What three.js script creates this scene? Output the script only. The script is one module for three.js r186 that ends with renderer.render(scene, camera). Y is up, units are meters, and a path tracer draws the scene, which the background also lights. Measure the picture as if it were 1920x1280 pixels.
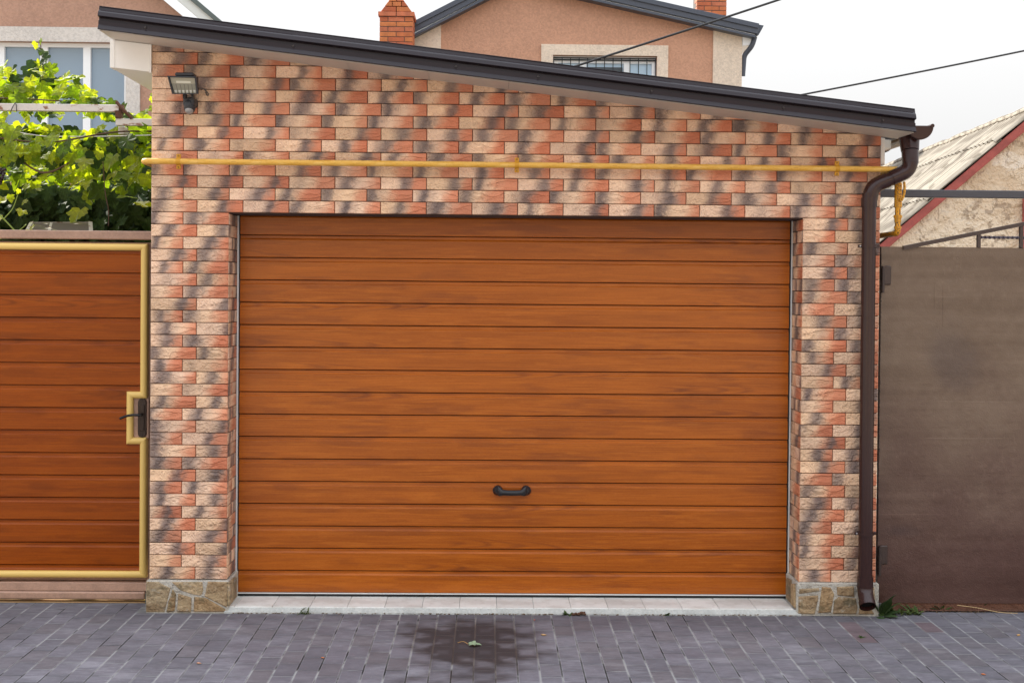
import * as THREE from 'three';
import { mergeGeometries } from 'three/addons/utils/BufferGeometryUtils.js';

// ---------------------------------------------------------------- camera, sky, sun, exposure
const scene = new THREE.Scene();
const camera = new THREE.PerspectiveCamera(2 * Math.atan(640 / 2450) * 180 / Math.PI, 1920 / 1280, 0.1, 400);
camera.position.set(1.806, 1.755, 7);
camera.rotation.order = 'YXZ';
camera.rotation.set(-0.0135, -0.01778, 0.00883);
camera.setViewOffset(1920, 1280, 0, 69.6, 1920, 1280);

const renderer = new THREE.WebGLRenderer({ antialias: true });
renderer.toneMapping = THREE.LinearToneMapping;
renderer.toneMappingExposure = 2.5;
renderer.shadowMap.enabled = true;
renderer.shadowMap.type = THREE.PCFSoftShadowMap;

const SUN = new THREE.Vector3(-0.45, 0.62, -0.64).normalize();
{ // thin bright haze, paler towards the horizon, faintly blue overhead
  const w = 256, h = 128, d = new Float32Array(w * h * 4);
  for (let j = 0; j < h; j++) {
    const el = ((j + 0.5) / h - 0.5) * Math.PI, s = Math.max(0, Math.sin(el));
    const L = 0.295 * (1 + 2.2 * s);
    const b = Math.min(1, Math.max(0, (s - 0.15) / 0.7));
    for (let i = 0; i < w; i++) {
      const k = (j * w + i) * 4;
      const dim = el < 0 ? 0.4 : 1;
      d[k] = L * (1.0 - 0.09 * b) * dim; d[k + 1] = L * (1.0 - 0.025 * b) * dim; d[k + 2] = L * (1.0 + 0.08 * b) * dim; d[k + 3] = 1;
    }
  }
  const t = new THREE.DataTexture(d, w, h, THREE.RGBAFormat, THREE.FloatType);
  t.mapping = THREE.EquirectangularReflectionMapping; t.magFilter = THREE.LinearFilter; t.minFilter = THREE.LinearFilter; t.needsUpdate = true;
  scene.background = t; scene.environment = t;
}
const sun = new THREE.DirectionalLight(new THREE.Color(1, 0.93, 0.82), 5);
sun.position.copy(SUN).multiplyScalar(30); sun.target.position.set(1.8, 1, -2); scene.add(sun, sun.target);
sun.castShadow = true; sun.shadow.mapSize.set(4096, 4096); sun.shadow.bias = -0.0005;
Object.assign(sun.shadow.camera, { left: -14, right: 14, top: 14, bottom: -14, near: 1, far: 70 });

// ---------------------------------------------------------------- random numbers and noise
let seed = 12345;
const rnd = () => { seed = (seed + 0x6d2b79f5) | 0; let t = Math.imul(seed ^ (seed >>> 15), 1 | seed); t = (t + Math.imul(t ^ (t >>> 7), 61 | t)) ^ t; return ((t ^ (t >>> 14)) >>> 0) / 4294967296; };
const rr = (a, b) => a + (b - a) * rnd();
const pick = (a) => a[Math.floor(rnd() * a.length)];
const clamp = (x, a = 0, b = 1) => Math.min(b, Math.max(a, x));
const sst = (a, b, x) => { const t = clamp((x - a) / (b - a)); return t * t * (3 - 2 * t); };
const mix = (a, b, t) => a + (b - a) * t;
const mix3 = (a, b, t) => [mix(a[0], b[0], t), mix(a[1], b[1], t), mix(a[2], b[2], t)];
const hash = (x, y) => { let h = Math.imul(x, 374761393) + Math.imul(y, 668265263); h = Math.imul(h ^ (h >>> 13), 1274126177); return ((h ^ (h >>> 16)) >>> 0) / 4294967296; };
const noise = (x, y) => {
  const i = Math.floor(x), j = Math.floor(y), f = x - i, g = y - j, u = f * f * (3 - 2 * f), v = g * g * (3 - 2 * g);
  return mix(mix(hash(i, j), hash(i + 1, j), u), mix(hash(i, j + 1), hash(i + 1, j + 1), u), v);
};
const fbm = (x, y, o = 4) => { let s = 0, a = 0.5, n = 0; for (let k = 0; k < o; k++) { s += a * noise(x, y); n += a; a *= 0.5; x = x * 2.03 + 17.1; y = y * 2.03 + 9.7; } return s / n; };
// noise that tiles with the period p (in cells)
const pnoise = (x, y, p) => {
  const i = Math.floor(x), j = Math.floor(y), f = x - i, g = y - j, u = f * f * (3 - 2 * f), v = g * g * (3 - 2 * g), m = (k) => ((k % p) + p) % p;
  return mix(mix(hash(m(i), m(j)), hash(m(i + 1), m(j)), u), mix(hash(m(i), m(j + 1)), hash(m(i + 1), m(j + 1)), u), v);
};
const pfbm = (u, v, p, o = 4) => { let s = 0, a = 0.5, n = 0; for (let k = 0; k < o; k++) { s += a * pnoise(u * p + k * 37, v * p + k * 11, p); n += a; a *= 0.5; p *= 2; } return s / n; };

// ---------------------------------------------------------------- textures and materials
function tex(w, h, fn, srgb = true) { // fn(u, v) -> [r, g, b] in 0..255 or one number 0..1
  const d = new Uint8Array(w * h * 4);
  for (let j = 0; j < h; j++) for (let i = 0; i < w; i++) {
    const c = fn((i + 0.5) / w, (j + 0.5) / h), k = (j * w + i) * 4;
    if (typeof c === 'number') d[k] = d[k + 1] = d[k + 2] = clamp(c) * 255;
    else { d[k] = clamp(c[0], 0, 255); d[k + 1] = clamp(c[1], 0, 255); d[k + 2] = clamp(c[2], 0, 255); }
    d[k + 3] = 255;
  }
  const t = new THREE.DataTexture(d, w, h, THREE.RGBAFormat);
  t.wrapS = t.wrapT = THREE.RepeatWrapping; t.magFilter = THREE.LinearFilter; t.minFilter = THREE.LinearMipmapLinearFilter; t.generateMipmaps = true;
  if (srgb) t.colorSpace = THREE.SRGBColorSpace;
  t.needsUpdate = true; return t;
}
const rep = (t, x, y) => { const c = t.clone(); c.repeat.set(x, y); c.needsUpdate = true; return c; };
const mat = (o) => new THREE.MeshStandardMaterial({ roughness: 0.8, metalness: 0, ...o });
const hex = (r, g, b) => new THREE.Color().setRGB(r / 255, g / 255, b / 255, THREE.SRGBColorSpace);

const T = {};
T.grain = tex(512, 512, (u, v) => 0.5 * pfbm(u, v, 64, 3) + 0.5 * pfbm(u, v, 16, 4), false);
T.rough = tex(512, 512, (u, v) => { const a = pfbm(u, v, 10, 5), b = pfbm(u + 0.3, v + 0.7, 24, 4); return sst(0.35, 0.7, a) * 0.6 + Math.abs(b - 0.5) * 0.9; }, false);
T.smear = tex(512, 512, (u, v) => 0.6 * pnoise(u * 4, v * 90, 90) * 0.5 + 0.5 * pfbm(u, v, 6, 5), false);
T.blotch = tex(512, 512, (u, v) => { const l = 234 + 60 * (pfbm(u, v, 5, 6) - 0.5) + 34 * (pfbm(u, v, 60, 3) - 0.5); return [l, l, l]; });

// ---------------------------------------------------------------- geometry helpers
function flat(pos, uv) {
  const g = new THREE.BufferGeometry();
  g.setAttribute('position', new THREE.Float32BufferAttribute(pos, 3));
  g.setAttribute('uv', new THREE.Float32BufferAttribute(uv, 2));
  g.computeVertexNormals(); return g;
}
function metre(g0, k = 1) { // uv in metres from the dominant direction of each face
  const g = g0.index ? g0.toNonIndexed() : g0, p = g.attributes.position, uv = new Float32Array(p.count * 2);
  const a = new THREE.Vector3(), b = new THREE.Vector3(), c = new THREE.Vector3();
  for (let i = 0; i < p.count; i += 3) {
    a.fromBufferAttribute(p, i); b.fromBufferAttribute(p, i + 1).sub(a); c.fromBufferAttribute(p, i + 2).sub(a); b.cross(c);
    const x = Math.abs(b.x), y = Math.abs(b.y), z = Math.abs(b.z);
    for (let j = i; j < i + 3; j++) {
      const X = p.getX(j), Y = p.getY(j), Z = p.getZ(j);
      const s = z >= x && z >= y ? [X, Y] : x >= y ? [Z, Y] : [X, Z];
      uv[j * 2] = s[0] * k; uv[j * 2 + 1] = s[1] * k;
    }
  }
  g.setAttribute('uv', new THREE.BufferAttribute(uv, 2));
  if (!g.attributes.normal) g.computeVertexNormals();
  return g;
}
function insetPoly(poly, d) { // poly counter-clockwise and convex
  const n = poly.length, L = [];
  for (let i = 0; i < n; i++) {
    const a = poly[i], b = poly[(i + 1) % n], dx = b[0] - a[0], dy = b[1] - a[1], l = Math.hypot(dx, dy) || 1e-9;
    L.push([a[0] - dy / l * d, a[1] + dx / l * d, dx / l, dy / l]);
  }
  return poly.map((p, i) => {
    const A = L[(i + n - 1) % n], B = L[i], det = A[2] * B[3] - A[3] * B[2];
    if (Math.abs(det) < 1e-4) return [B[0], B[1]];
    const t = ((B[0] - A[0]) * B[3] - (B[1] - A[1]) * B[2]) / det;
    return [A[0] + A[2] * t, A[1] + A[3] * t];
  });
}
// a plate with chamfered front edges: outline in a plane, thickness along the third axis
function plate(poly, zb, zf, ch, uvf = (x, y) => [x, y], map = (x, y, z) => [x, y, z]) {
  const pos = [], uv = [], inn = ch > 0 ? insetPoly(poly, ch) : poly, n = poly.length, zc = zf - ch;
  const put = (p, z) => { pos.push(...map(p[0], p[1], z)); uv.push(...uvf(p[0], p[1], z)); };
  for (let i = 1; i < n - 1; i++) { put(inn[0], zf); put(inn[i], zf); put(inn[i + 1], zf); }
  const ring = (A, za, B, zb2) => { for (let i = 0; i < n; i++) { const j = (i + 1) % n; put(A[i], za); put(A[j], za); put(B[j], zb2); put(A[i], za); put(B[j], zb2); put(B[i], zb2); } };
  if (ch > 0) ring(poly, zc, inn, zf);
  ring(poly, zb, poly, zc);
  return flat(pos, uv);
}
const rect = (x0, y0, x1, y1) => [[x0, y0], [x1, y0], [x1, y1], [x0, y1]];
function bx(x0, y0, z0, x1, y1, z1, k) { const g = new THREE.BoxGeometry(x1 - x0, y1 - y0, z1 - z0); g.translate((x0 + x1) / 2, (y0 + y1) / 2, (z0 + z1) / 2); return metre(g, k); }
function cbx(x0, y0, z0, x1, y1, z1, c = 0.003) { // box with all edges chamfered
  const P = [], f = (s) => { for (let i = 1; i < s.length - 1; i++) P.push(...s[0], ...s[i], ...s[i + 1]); };
  const X = [x0, x1], Y = [y0, y1], Z = [z0, z1], sx = [1, -1];
  const q = [];
  for (const a of [0, 1]) for (const b of [0, 1]) for (const d of [0, 1]) q.push([a, b, d]);
  const vx = (a, b, d) => [X[a], Y[b] + sx[b] * c, Z[d] + sx[d] * c], vy = (a, b, d) => [X[a] + sx[a] * c, Y[b], Z[d] + sx[d] * c], vz = (a, b, d) => [X[a] + sx[a] * c, Y[b] + sx[b] * c, Z[d]];
  const o = (s, flip) => f(flip ? s.reverse() : s);
  for (const a of [0, 1]) {
    o([vx(a, 0, 0), vx(a, 1, 0), vx(a, 1, 1), vx(a, 0, 1)], a === 1 ? false : true);
    o([vy(0, a, 0), vy(0, a, 1), vy(1, a, 1), vy(1, a, 0)], a === 1 ? false : true);
    o([vz(0, 0, a), vz(1, 0, a), vz(1, 1, a), vz(0, 1, a)], a === 1 ? false : true);
    for (const b of [0, 1]) {
      o([vx(a, b, 0), vx(a, b, 1), vy(a, b, 1), vy(a, b, 0)], a === b);
      o([vx(a, 0, b), vz(a, 0, b), vz(a, 1, b), vx(a, 1, b)], a !== b ? false : true);
      o([vy(0, a, b), vy(1, a, b), vz(1, a, b), vz(0, a, b)], a !== b ? true : false);
    }
  }
  for (const [a, b, d] of q) f((a + b + d) % 2 ? [vx(a, b, d), vy(a, b, d), vz(a, b, d)] : [vx(a, b, d), vz(a, b, d), vy(a, b, d)]);
  const g = new THREE.BufferGeometry(); g.setAttribute('position', new THREE.Float32BufferAttribute(P, 3)); g.computeVertexNormals(); return metre(g);
}
// profile of [y, z] points swept along x; dy(x) shears it along a slope
function sweepX(prof, x0, x1, dy = () => 0, capEnds = false) {
  const pos = [], uv = [];
  const P = (p, x) => { pos.push(x, p[0] + dy(x), p[1]); };
  let l = 0;
  for (let i = 0; i < prof.length - 1; i++) {
    const a = prof[i], b = prof[i + 1], s = Math.hypot(b[0] - a[0], b[1] - a[1]);
    P(a, x0); P(a, x1); P(b, x1); P(a, x0); P(b, x1); P(b, x0);
    uv.push(x0, l, x1, l, x1, l + s, x0, l, x1, l + s, x0, l + s); l += s;
  }
  if (capEnds) {
    const tri = THREE.ShapeUtils.triangulateShape(prof.map((p) => new THREE.Vector2(p[1], p[0])), []);
    for (const x of [x0, x1]) for (const t of tri) for (const k of (x === x0 ? t : [t[0], t[2], t[1]])) { P(prof[k], x); uv.push(prof[k][1], prof[k][0]); }
  }
  return flat(pos, uv);
}
const curve = (pts, t = 0.5) => new THREE.CatmullRomCurve3(pts.map((p) => new THREE.Vector3(...p)), false, 'catmullrom', t);
function bent(pts, r = 0.05) { // straight runs joined by rounded bends
  const V = pts.map((p) => new THREE.Vector3(...p)), path = new THREE.CurvePath(); let at = V[0];
  for (let i = 1; i < V.length - 1; i++) {
    const a = V[i].clone().add(V[i - 1].clone().sub(V[i]).setLength(r)), b = V[i].clone().add(V[i + 1].clone().sub(V[i]).setLength(r));
    path.add(new THREE.LineCurve3(at, a)); path.add(new THREE.QuadraticBezierCurve3(a, V[i], b)); at = b;
  }
  path.add(new THREE.LineCurve3(at, V[V.length - 1])); return path;
}
function bentTube(pts, rad, r = 0.05, seg = 16) { // one tube piece per run, so that straight runs stay straight
  const c = bent(pts, r), out = [];
  for (const k of c.curves) out.push(new THREE.TubeGeometry(k, k.isLineCurve3 ? 1 : 10, rad, seg, false));
  return out;
}
const tube = (pts, rad, n = 24, seg = 8) => new THREE.TubeGeometry(pts.length === 2 ? new THREE.LineCurve3(new THREE.Vector3(...pts[0]), new THREE.Vector3(...pts[1])) : curve(pts), pts.length === 2 ? 1 : n, rad, seg, false);
function cyl(a, b, ra, rb = ra, seg = 16, open = false) { // cylinder from a to b
  const A = new THREE.Vector3(...a), B = new THREE.Vector3(...b), d = B.clone().sub(A), g = new THREE.CylinderGeometry(rb, ra, d.length(), seg, 1, open);
  g.applyQuaternion(new THREE.Quaternion().setFromUnitVectors(new THREE.Vector3(0, 1, 0), d.clone().normalize())); g.translate(...A.add(B).multiplyScalar(0.5).toArray()); return g;
}

// ---------------------------------------------------------------- naming
const used = {};
const numbered = (n) => { const k = used[n] || 0; used[n] = k + 1; return k ? n + '_' + String(k).padStart(3, '0') : n; };
function join(gs) {
  gs = (Array.isArray(gs) ? gs : [gs]).map((g) => {
    const h = g.index ? g.toNonIndexed() : g;
    for (const k of Object.keys(h.attributes)) if (!['position', 'normal', 'uv'].includes(k)) h.deleteAttribute(k);
    return h;
  });
  return gs.length > 1 ? mergeGeometries(gs, false) : gs[0].clone();
}
const origin = (o) => { const v = new THREE.Vector3(); for (let p = o; p && p !== scene; p = p.parent) v.add(p.position); return v; };
function part(name, gs, m, parent) { // geometry in world coordinates, moved into its parent's
  const g = join(gs), v = origin(parent); g.translate(-v.x, -v.y, -v.z);
  const o = new THREE.Mesh(g, m); o.name = name; parent.add(o); return o;
}
function thing(name, label, category, at = [0, 0, 0], group) {
  const o = new THREE.Group(); o.name = numbered(name); o.position.set(...at); o.userData = { label, category };
  if (group) o.userData.group = group;
  scene.add(o); return o;
}
function single(name, gs, m, label, category, at = [0, 0, 0], group) {
  const g = join(gs); g.translate(-at[0], -at[1], -at[2]);
  const o = new THREE.Mesh(g, m); o.name = numbered(name); o.position.set(...at); o.userData = { label, category };
  if (group) o.userData.group = group;
  scene.add(o); return o;
}
function struct(name, gs, m) { const o = new THREE.Mesh(join(gs), m); o.name = name; o.userData = { kind: 'structure', label: name.replace(/_/g, ' '), category: 'ground' }; scene.add(o); return o; }

// ================================================================ GROUND AND PAVEMENT
const ground = struct('ground', metre(new THREE.PlaneGeometry(320, 320).rotateX(-Math.PI / 2).translate(0, -0.035, 0)), mat({ color: hex(158, 148, 134), map: rep(T.blotch, 0.4, 0.4), roughness: 0.95 }));
ground.userData.label = 'dusty ground round the houses';

const PX = 0.1007, PZ = 0.2, X0 = 1.952 - 40 * PX;
const stainAt = (x, z) => {
  const w = fbm(x * 5 + 3, z * 5 + 8, 4) - 0.5;
  const d = Math.hypot((x - 1.74) / 0.37, (z - 0.62) / 0.6) + w * 1.25 + 0.25 * (fbm(x * 14, z * 9, 2) - 0.5);
  return sst(1.25, 0.22, d);
};
const PT = { x0: -1.3, x1: 5.3, z0: -0.35, z1: 1.55 };
T.paver = tex(2048, 640, (u, v) => {
  const x = mix(PT.x0, PT.x1, u), z = mix(PT.z0, PT.z1, v);
  const big = fbm(x * 1.3, z * 1.6, 4) - 0.5, fine = fbm(x * 30, z * 60, 4) - 0.5, spk = noise(x * 260, z * 260);
  let c = [105, 101, 107];
  const l = 26 * big + 26 * fine + (spk > 0.93 ? 22 : 0) - (spk < 0.05 ? 18 : 0);
  c = c.map((k) => k + l);
  const dust = sst(0.6, 0.78, fbm(x * 6 + 40, z * 18 + 7, 4)); c = mix3(c, [160, 158, 160], dust * 0.25);
  const wet = sst(0.52, 0.7, fbm(x * 2.2 + 11, z * 2.6 + 3, 4)); c = mix3(c, [86, 78, 84], wet * 0.35);
  // oil drips: soaked in from the joints, the middles of the stones worn pale again
  const col = Math.floor((x - X0) / PX), fx = (x - X0) / PX - col, off = ((col % 2) + 2) % 2 ? 0.15 : 0.05, fz0 = (z - off) / PZ, fz = fz0 - Math.floor(fz0);
  const e = Math.min(1, Math.max(Math.abs(fx - 0.5) * 1.25, Math.abs(fz - 0.5) * 2));
  c = c.map((k) => k * (1.05 - 0.1 * e * e) + 6 * sst(0.9, 1, e) + 30 * sst(0.84, 0.92, Math.abs(fx - 0.5) * 2)); const s = stainAt(x, z), core = sst(0.82, 1, s);
  c = mix3(c, [50, 41, 42], clamp(s * (0.3 + 0.8 * sst(0.2, 0.9, e)) * 1.1 + core * 0.4, 0, 0.93));
  return c;
});
const paverMats = [];
for (let i = 0; i < 10; i++) { const k = 0.87 + 0.26 * hash(i, 77), w = hash(i, 5) - 0.5; paverMats.push(mat({ map: T.paver, color: new THREE.Color(k * (1 + 0.05 * w), k, k * (1 - 0.05 * w)), roughness: 0.82, bumpMap: rep(T.grain, 8, 3), bumpScale: 0.0015 })); }
paverMats.push(mat({ map: T.paver, color: new THREE.Color(1.0, 0.8, 0.78), roughness: 0.82 }));
const pavement = new THREE.Group(); pavement.name = 'pavement'; pavement.userData = { kind: 'structure', label: 'grey block pavement in front of the garage', category: 'pavement' }; scene.add(pavement);
T.sand = tex(1024, 320, (u, v) => { const x = mix(PT.x0, PT.x1, u), z = mix(PT.z0, PT.z1, v); let c = mix3([104, 102, 102], [150, 150, 148], sst(0.3, 0.62, fbm(x * 9, z * 9, 4))).map((k) => k - 70 * sst(0.5, 0.66, fbm(x * 6 + 9, z * 5 + 4, 4))); return mix3(c, [66, 52, 46], 0.85 * stainAt(x, z)); });
part('joint_sand', plate(rect(PT.x0, -PT.z1, PT.x1, -PT.z0), -0.02, -0.0017, 0, (a, b) => [(a - PT.x0) / (PT.x1 - PT.x0), (-b - PT.z0) / (PT.z1 - PT.z0)], (a, b, h) => [a, h, -b]), mat({ map: T.sand, roughness: 0.95 }), pavement);
part('joint_bed', metre(new THREE.PlaneGeometry(16, 11).rotateX(-Math.PI / 2).translate(1.9, -0.006, 5.0)), mat({ color: hex(118, 116, 116), roughness: 0.95 }), pavement);
{
  const list = [], far = [];
  for (let c = -12; c < 92; c++) for (let r = -2; r < 26; r++) {
    const off = ((c % 2) + 2) % 2 ? 0.15 : 0.05, x0 = X0 + c * PX, x1 = x0 + PX; let z0 = off + r * PZ, z1 = z0 + PZ;
    const back = x1 < 0.03 ? -0.193 : x0 > 3.9 ? -0.1 : 0.028;
    if (z1 < back + 0.015) continue;
    z0 = Math.max(z0, back);
    if (z1 - z0 < 0.012) continue;
    const j = 0.0036, y = rr(-0.0005, 0.0005), t = [rr(-0.004, 0.004), rr(-0.002, 0.002)];
    const g = plate(rect(x0 + j, -z1 + 0.004, x1 - j, -z0 - 0.004), -0.03, 0, 0.0016, (a, b) => [(a - PT.x0) / (PT.x1 - PT.x0), (-b - PT.z0) / (PT.z1 - PT.z0)], (a, b, h) => [a, h + y + (a - (x0 + x1) / 2) * t[0] + (-b - (z0 + z1) / 2) * t[1], -b]);
    const xm = (x0 + x1) / 2, zm = (z0 + z1) / 2, f = (zm + 0.18) / 1.44;
    const seen = z0 < 1.3 && x1 > mix(-0.86, -0.32, f) && x0 < mix(4.79, 4.2, f);
    if (seen) list.push([z1 - z0 < 0.1 ? -9 : zm, g, (Math.abs(xm - 3.72) < 0.05 && zm < 0.55 && zm > 0) || (Math.abs(xm - 4.1) < 0.12 && zm < 0.3 && zm > 0.02 && rnd() < 0.7)]); else if (zm < 5 && xm > -3 && xm < 7) far.push(g);
  }
  list.sort((a, b) => b[0] - a[0]);
  list.forEach(([z, g, red], i) => { if (i < 300) part('paver', g, red ? paverMats[10] : paverMats[Math.floor(rnd() * 10)], pavement); else far.push(g); });
  const o = part('paver_field', far, paverMats[3], pavement); o.userData.kind = 'stuff';
}

// ================================================================ GARAGE
const W = 3.911, CH = 0.06542, BASE = 0.1745, BW = 0.2445, OL = 0.4155, OR = 3.492, OT = 2.1335, DZ = -0.23;
const eave = (x) => 3.028 - 0.1137 * x;
const garage = thing('garage', 'single garage clad in orange and cream split face bricks with a sloping brown metal roof', 'garage');

// bricks: 128 printed and moulded faces in one sheet
const NB = 128, bp = [];
for (let i = 0; i < NB; i++) bp.push({ uc: rnd() < 0.4 ? rr(0.06, 0.3) : rr(0.35, 0.72), w: rr(0.12, 0.21), s: rnd() < 0.92 ? rr(0.75, 1) : 0.25, uo: rr(0.54, 0.88), os: rr(0.75, 1), k: rr(0.9, 1.05), tilt: rr(0.1, 0.36), t: rr(-8, 8), m: i % 10, g: rr(0, 0.35) });
const mould = (m, u, v) => { // split stone: broad facets, two ragged ledges, pitted left part
  const x = u * 4.2 + m * 13, y = v * 1.1 + m * 7, warp = fbm(x * 0.9, y * 0.9, 3) - 0.5;
  let h = 0.5 * fbm(x * 1.1 + warp * 2, y * 1.6, 3) + 0.52 * (fbm(x * 5 + warp * 5, y * 5, 4) - 0.22) * sst(0.95, 0.3, u + warp * 0.6) + 0.1 * fbm(x * 16, y * 16, 2);
  for (let k = 0; k < 2; k++) {
    const c = (k ? 0.3 : 0.66) + 0.13 * Math.sin(u * (5 + m % 4) + m * 1.7 + k * 2) + 0.34 * (fbm(u * 5 + m * 3.1 + k * 9, 3.3, 4) - 0.5);
    const on = sst(0.2 + 0.1 * (m % 3), 0.55, u) * (k ? (m % 2 ? 0.4 : 0.8) : 1);
    h += 0.16 * on * sst(-0.05, 0.012, v - c) - 0.1 * on * sst(-0.01, 0.3, v - c);
  }
  return clamp(h * 1.05);
};
const cellOf = (fn) => (u, v) => { const X = u * 8, Y = v * 16, cx = Math.min(7, Math.floor(X)), cy = Math.min(15, Math.floor(Y)); return fn(cy * 8 + cx, X - cx, Y - cy); };
T.brickH = tex(2048, 1024, cellOf((i, u, v) => mould(bp[i].m, u, v)), false);
T.brick = tex(2048, 1024, cellOf((i, u, v) => {
  const p = bp[i], n = fbm(u * 7 + i * 3.7, v * 2 + i, 4) - 0.5, f = fbm(u * 60 + i, v * 16, 3) - 0.5;
  let c = mix3([240, 201, 166], [218, 177, 148], clamp(p.g + n)).map((q, ii) => q + p.t * [0.3, 0.1, -0.5][ii]);
  c = mix3(c, [205, 120, 85], p.os * sst(p.uo - 0.26, p.uo + 0.16, u + n * 0.22 - (v - 0.5) * 0.1));
  const b = (u - p.uc - p.tilt * (v - 0.5) * 0.28 + n * 0.1) / p.w;
  c = mix3(c, [106, 90, 86], 0.9 * p.s * Math.exp(-b * b) * (1 - 0.45 * Math.exp(-Math.pow((b - 0.9) * 2, 2)) * (n > 0 ? 1 : 0)));
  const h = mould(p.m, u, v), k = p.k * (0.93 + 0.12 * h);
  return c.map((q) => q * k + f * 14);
}));
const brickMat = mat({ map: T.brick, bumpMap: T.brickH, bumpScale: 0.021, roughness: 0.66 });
const jointMat = mat({ color: hex(62, 49, 45), roughness: 0.95 });
const cellUV = (cell, u, v) => [((cell % 8) + 0.02 + 0.96 * clamp(u)) / 8, (Math.floor(cell / 8) + 0.03 + 0.94 * clamp(v)) / 16];
{ // wall core with the door opening, then side and rear walls
  const s = new THREE.Shape([[0.004, 0], [OL - 0.012, 0], [OL - 0.012, OT], [OR + 0.012, OT], [OR + 0.012, 0], [W - 0.004, 0], [W - 0.004, eave(W) + 0.06], [0.004, eave(0) + 0.06]].map((p) => new THREE.Vector2(...p)));
  const core = metre(new THREE.ExtrudeGeometry(s, { depth: 0.24, bevelEnabled: false }).translate(0, 0, -0.252));
  const sl = (x0, x1, z0, z1) => { const g = new THREE.Shape([[x0, 0], [x1, 0], [x1, eave(x1) + 0.05], [x0, eave(x0) + 0.05]].map((p) => new THREE.Vector2(...p))); return metre(new THREE.ExtrudeGeometry(g, { depth: z1 - z0, bevelEnabled: false }).translate(0, 0, z0)); };
  const wall = part('wall', [core, sl(0.006, 0.25, -5.2, -0.253), sl(W - 0.25, W - 0.006, -5.2, -0.253), sl(0.251, W - 0.251, -5.2, -5)], jointMat, garage);
  const GAP = 0.0017, clipTop = (poly) => { // cut a brick along the eave line
    const out = [], top = (p) => eave(p[0]) + 0.006 - p[1];
    poly.forEach((p, i) => { const q = poly[(i + 1) % poly.length], a = top(p), b = top(q); if (a >= 0) out.push(p); if (a * b < 0) { const t = a / (a - b); out.push([mix(p[0], q[0], t), mix(p[1], q[1], t)]); } });
    return out;
  };
  let last = 0; const shape = (r) => { let c; do c = Math.floor(rnd() * NB); while (c % 10 === last % 10); last = c; return c; };
  for (let r = 0; r < 44; r++) {
    const y0 = BASE + r * CH, y1 = y0 + CH, runs = [];
    if (r < 30) {
      if (r % 2 === 0) runs.push([0, BW, 0, 1], [BW, OL, 0, 0.7], [OR, 15 * BW, 0.28, 1], [15 * BW, W, 0, 1]);
      else runs.push([0, 0.171, 0.3, 1], [0.171, OL, 0, 1], [OR, OR + BW, 0, 1], [OR + BW, W, 0, 0.7]);
    } else if (r % 2 === 0) for (let n = 0; n < 16; n++) runs.push([n * BW, Math.min(W, (n + 1) * BW), 0, 1]);
    else { runs.push([0, 0.171, 0.3, 1]); for (let n = 0; n < 16; n++) { const a = 0.171 + n * BW; if (a < W - 0.02) runs.push([a, Math.min(W, a + BW), 0, Math.min(1, (W - a) / BW)]); } }
    for (const [a, b, u0, u1] of runs) {
      const cell = shape(r), poly = clipTop(rect(a + GAP, y0 + GAP, b - GAP, y1 - GAP));
      if (poly.length < 3 || eave(a) - y0 < 0.012) continue;
      const dz = rr(-0.0012, 0.0012);
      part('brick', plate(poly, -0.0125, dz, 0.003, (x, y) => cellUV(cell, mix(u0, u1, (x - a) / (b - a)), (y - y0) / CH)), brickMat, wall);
    }
  }
  const rv = []; // bricks that return into the door opening on both sides
  for (let r = 0; r < 30; r++) {
    const y0 = BASE + r * CH, y1 = y0 + CH - (r === 29 ? 0.004 : 0);
    for (const side of [0, 1]) {
      const cuts = (r + side) % 2 ? [[-0.2515, -0.128], [-0.128, -0.0015]] : [[-0.2515, -0.0015]];
      for (const [a, b] of cuts) {
        const cell = shape(r), uv = (z, y) => cellUV(cell, side ? (z - a) / 0.2445 + 0.1 : (b - z) / 0.2445 + 0.15, (y - y0) / CH);
        rv.push(side ? plate(rect(a + GAP, y0 + GAP, b - GAP, y1 - GAP), -0.0125, rr(-0.001, 0.001), 0.0024, uv, (z, y, h) => [OR - h, y, z])
          : plate(rect(-b + GAP, y0 + GAP, -a - GAP, y1 - GAP), -0.0125, rr(-0.001, 0.001), 0.0024, (z, y) => uv(-z, y), (z, y, h) => [OL + h, y, -z]));
      }
    }
  }
  part('reveal_bricks', rv, brickMat, garage).userData.kind = 'stuff';
}

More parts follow.
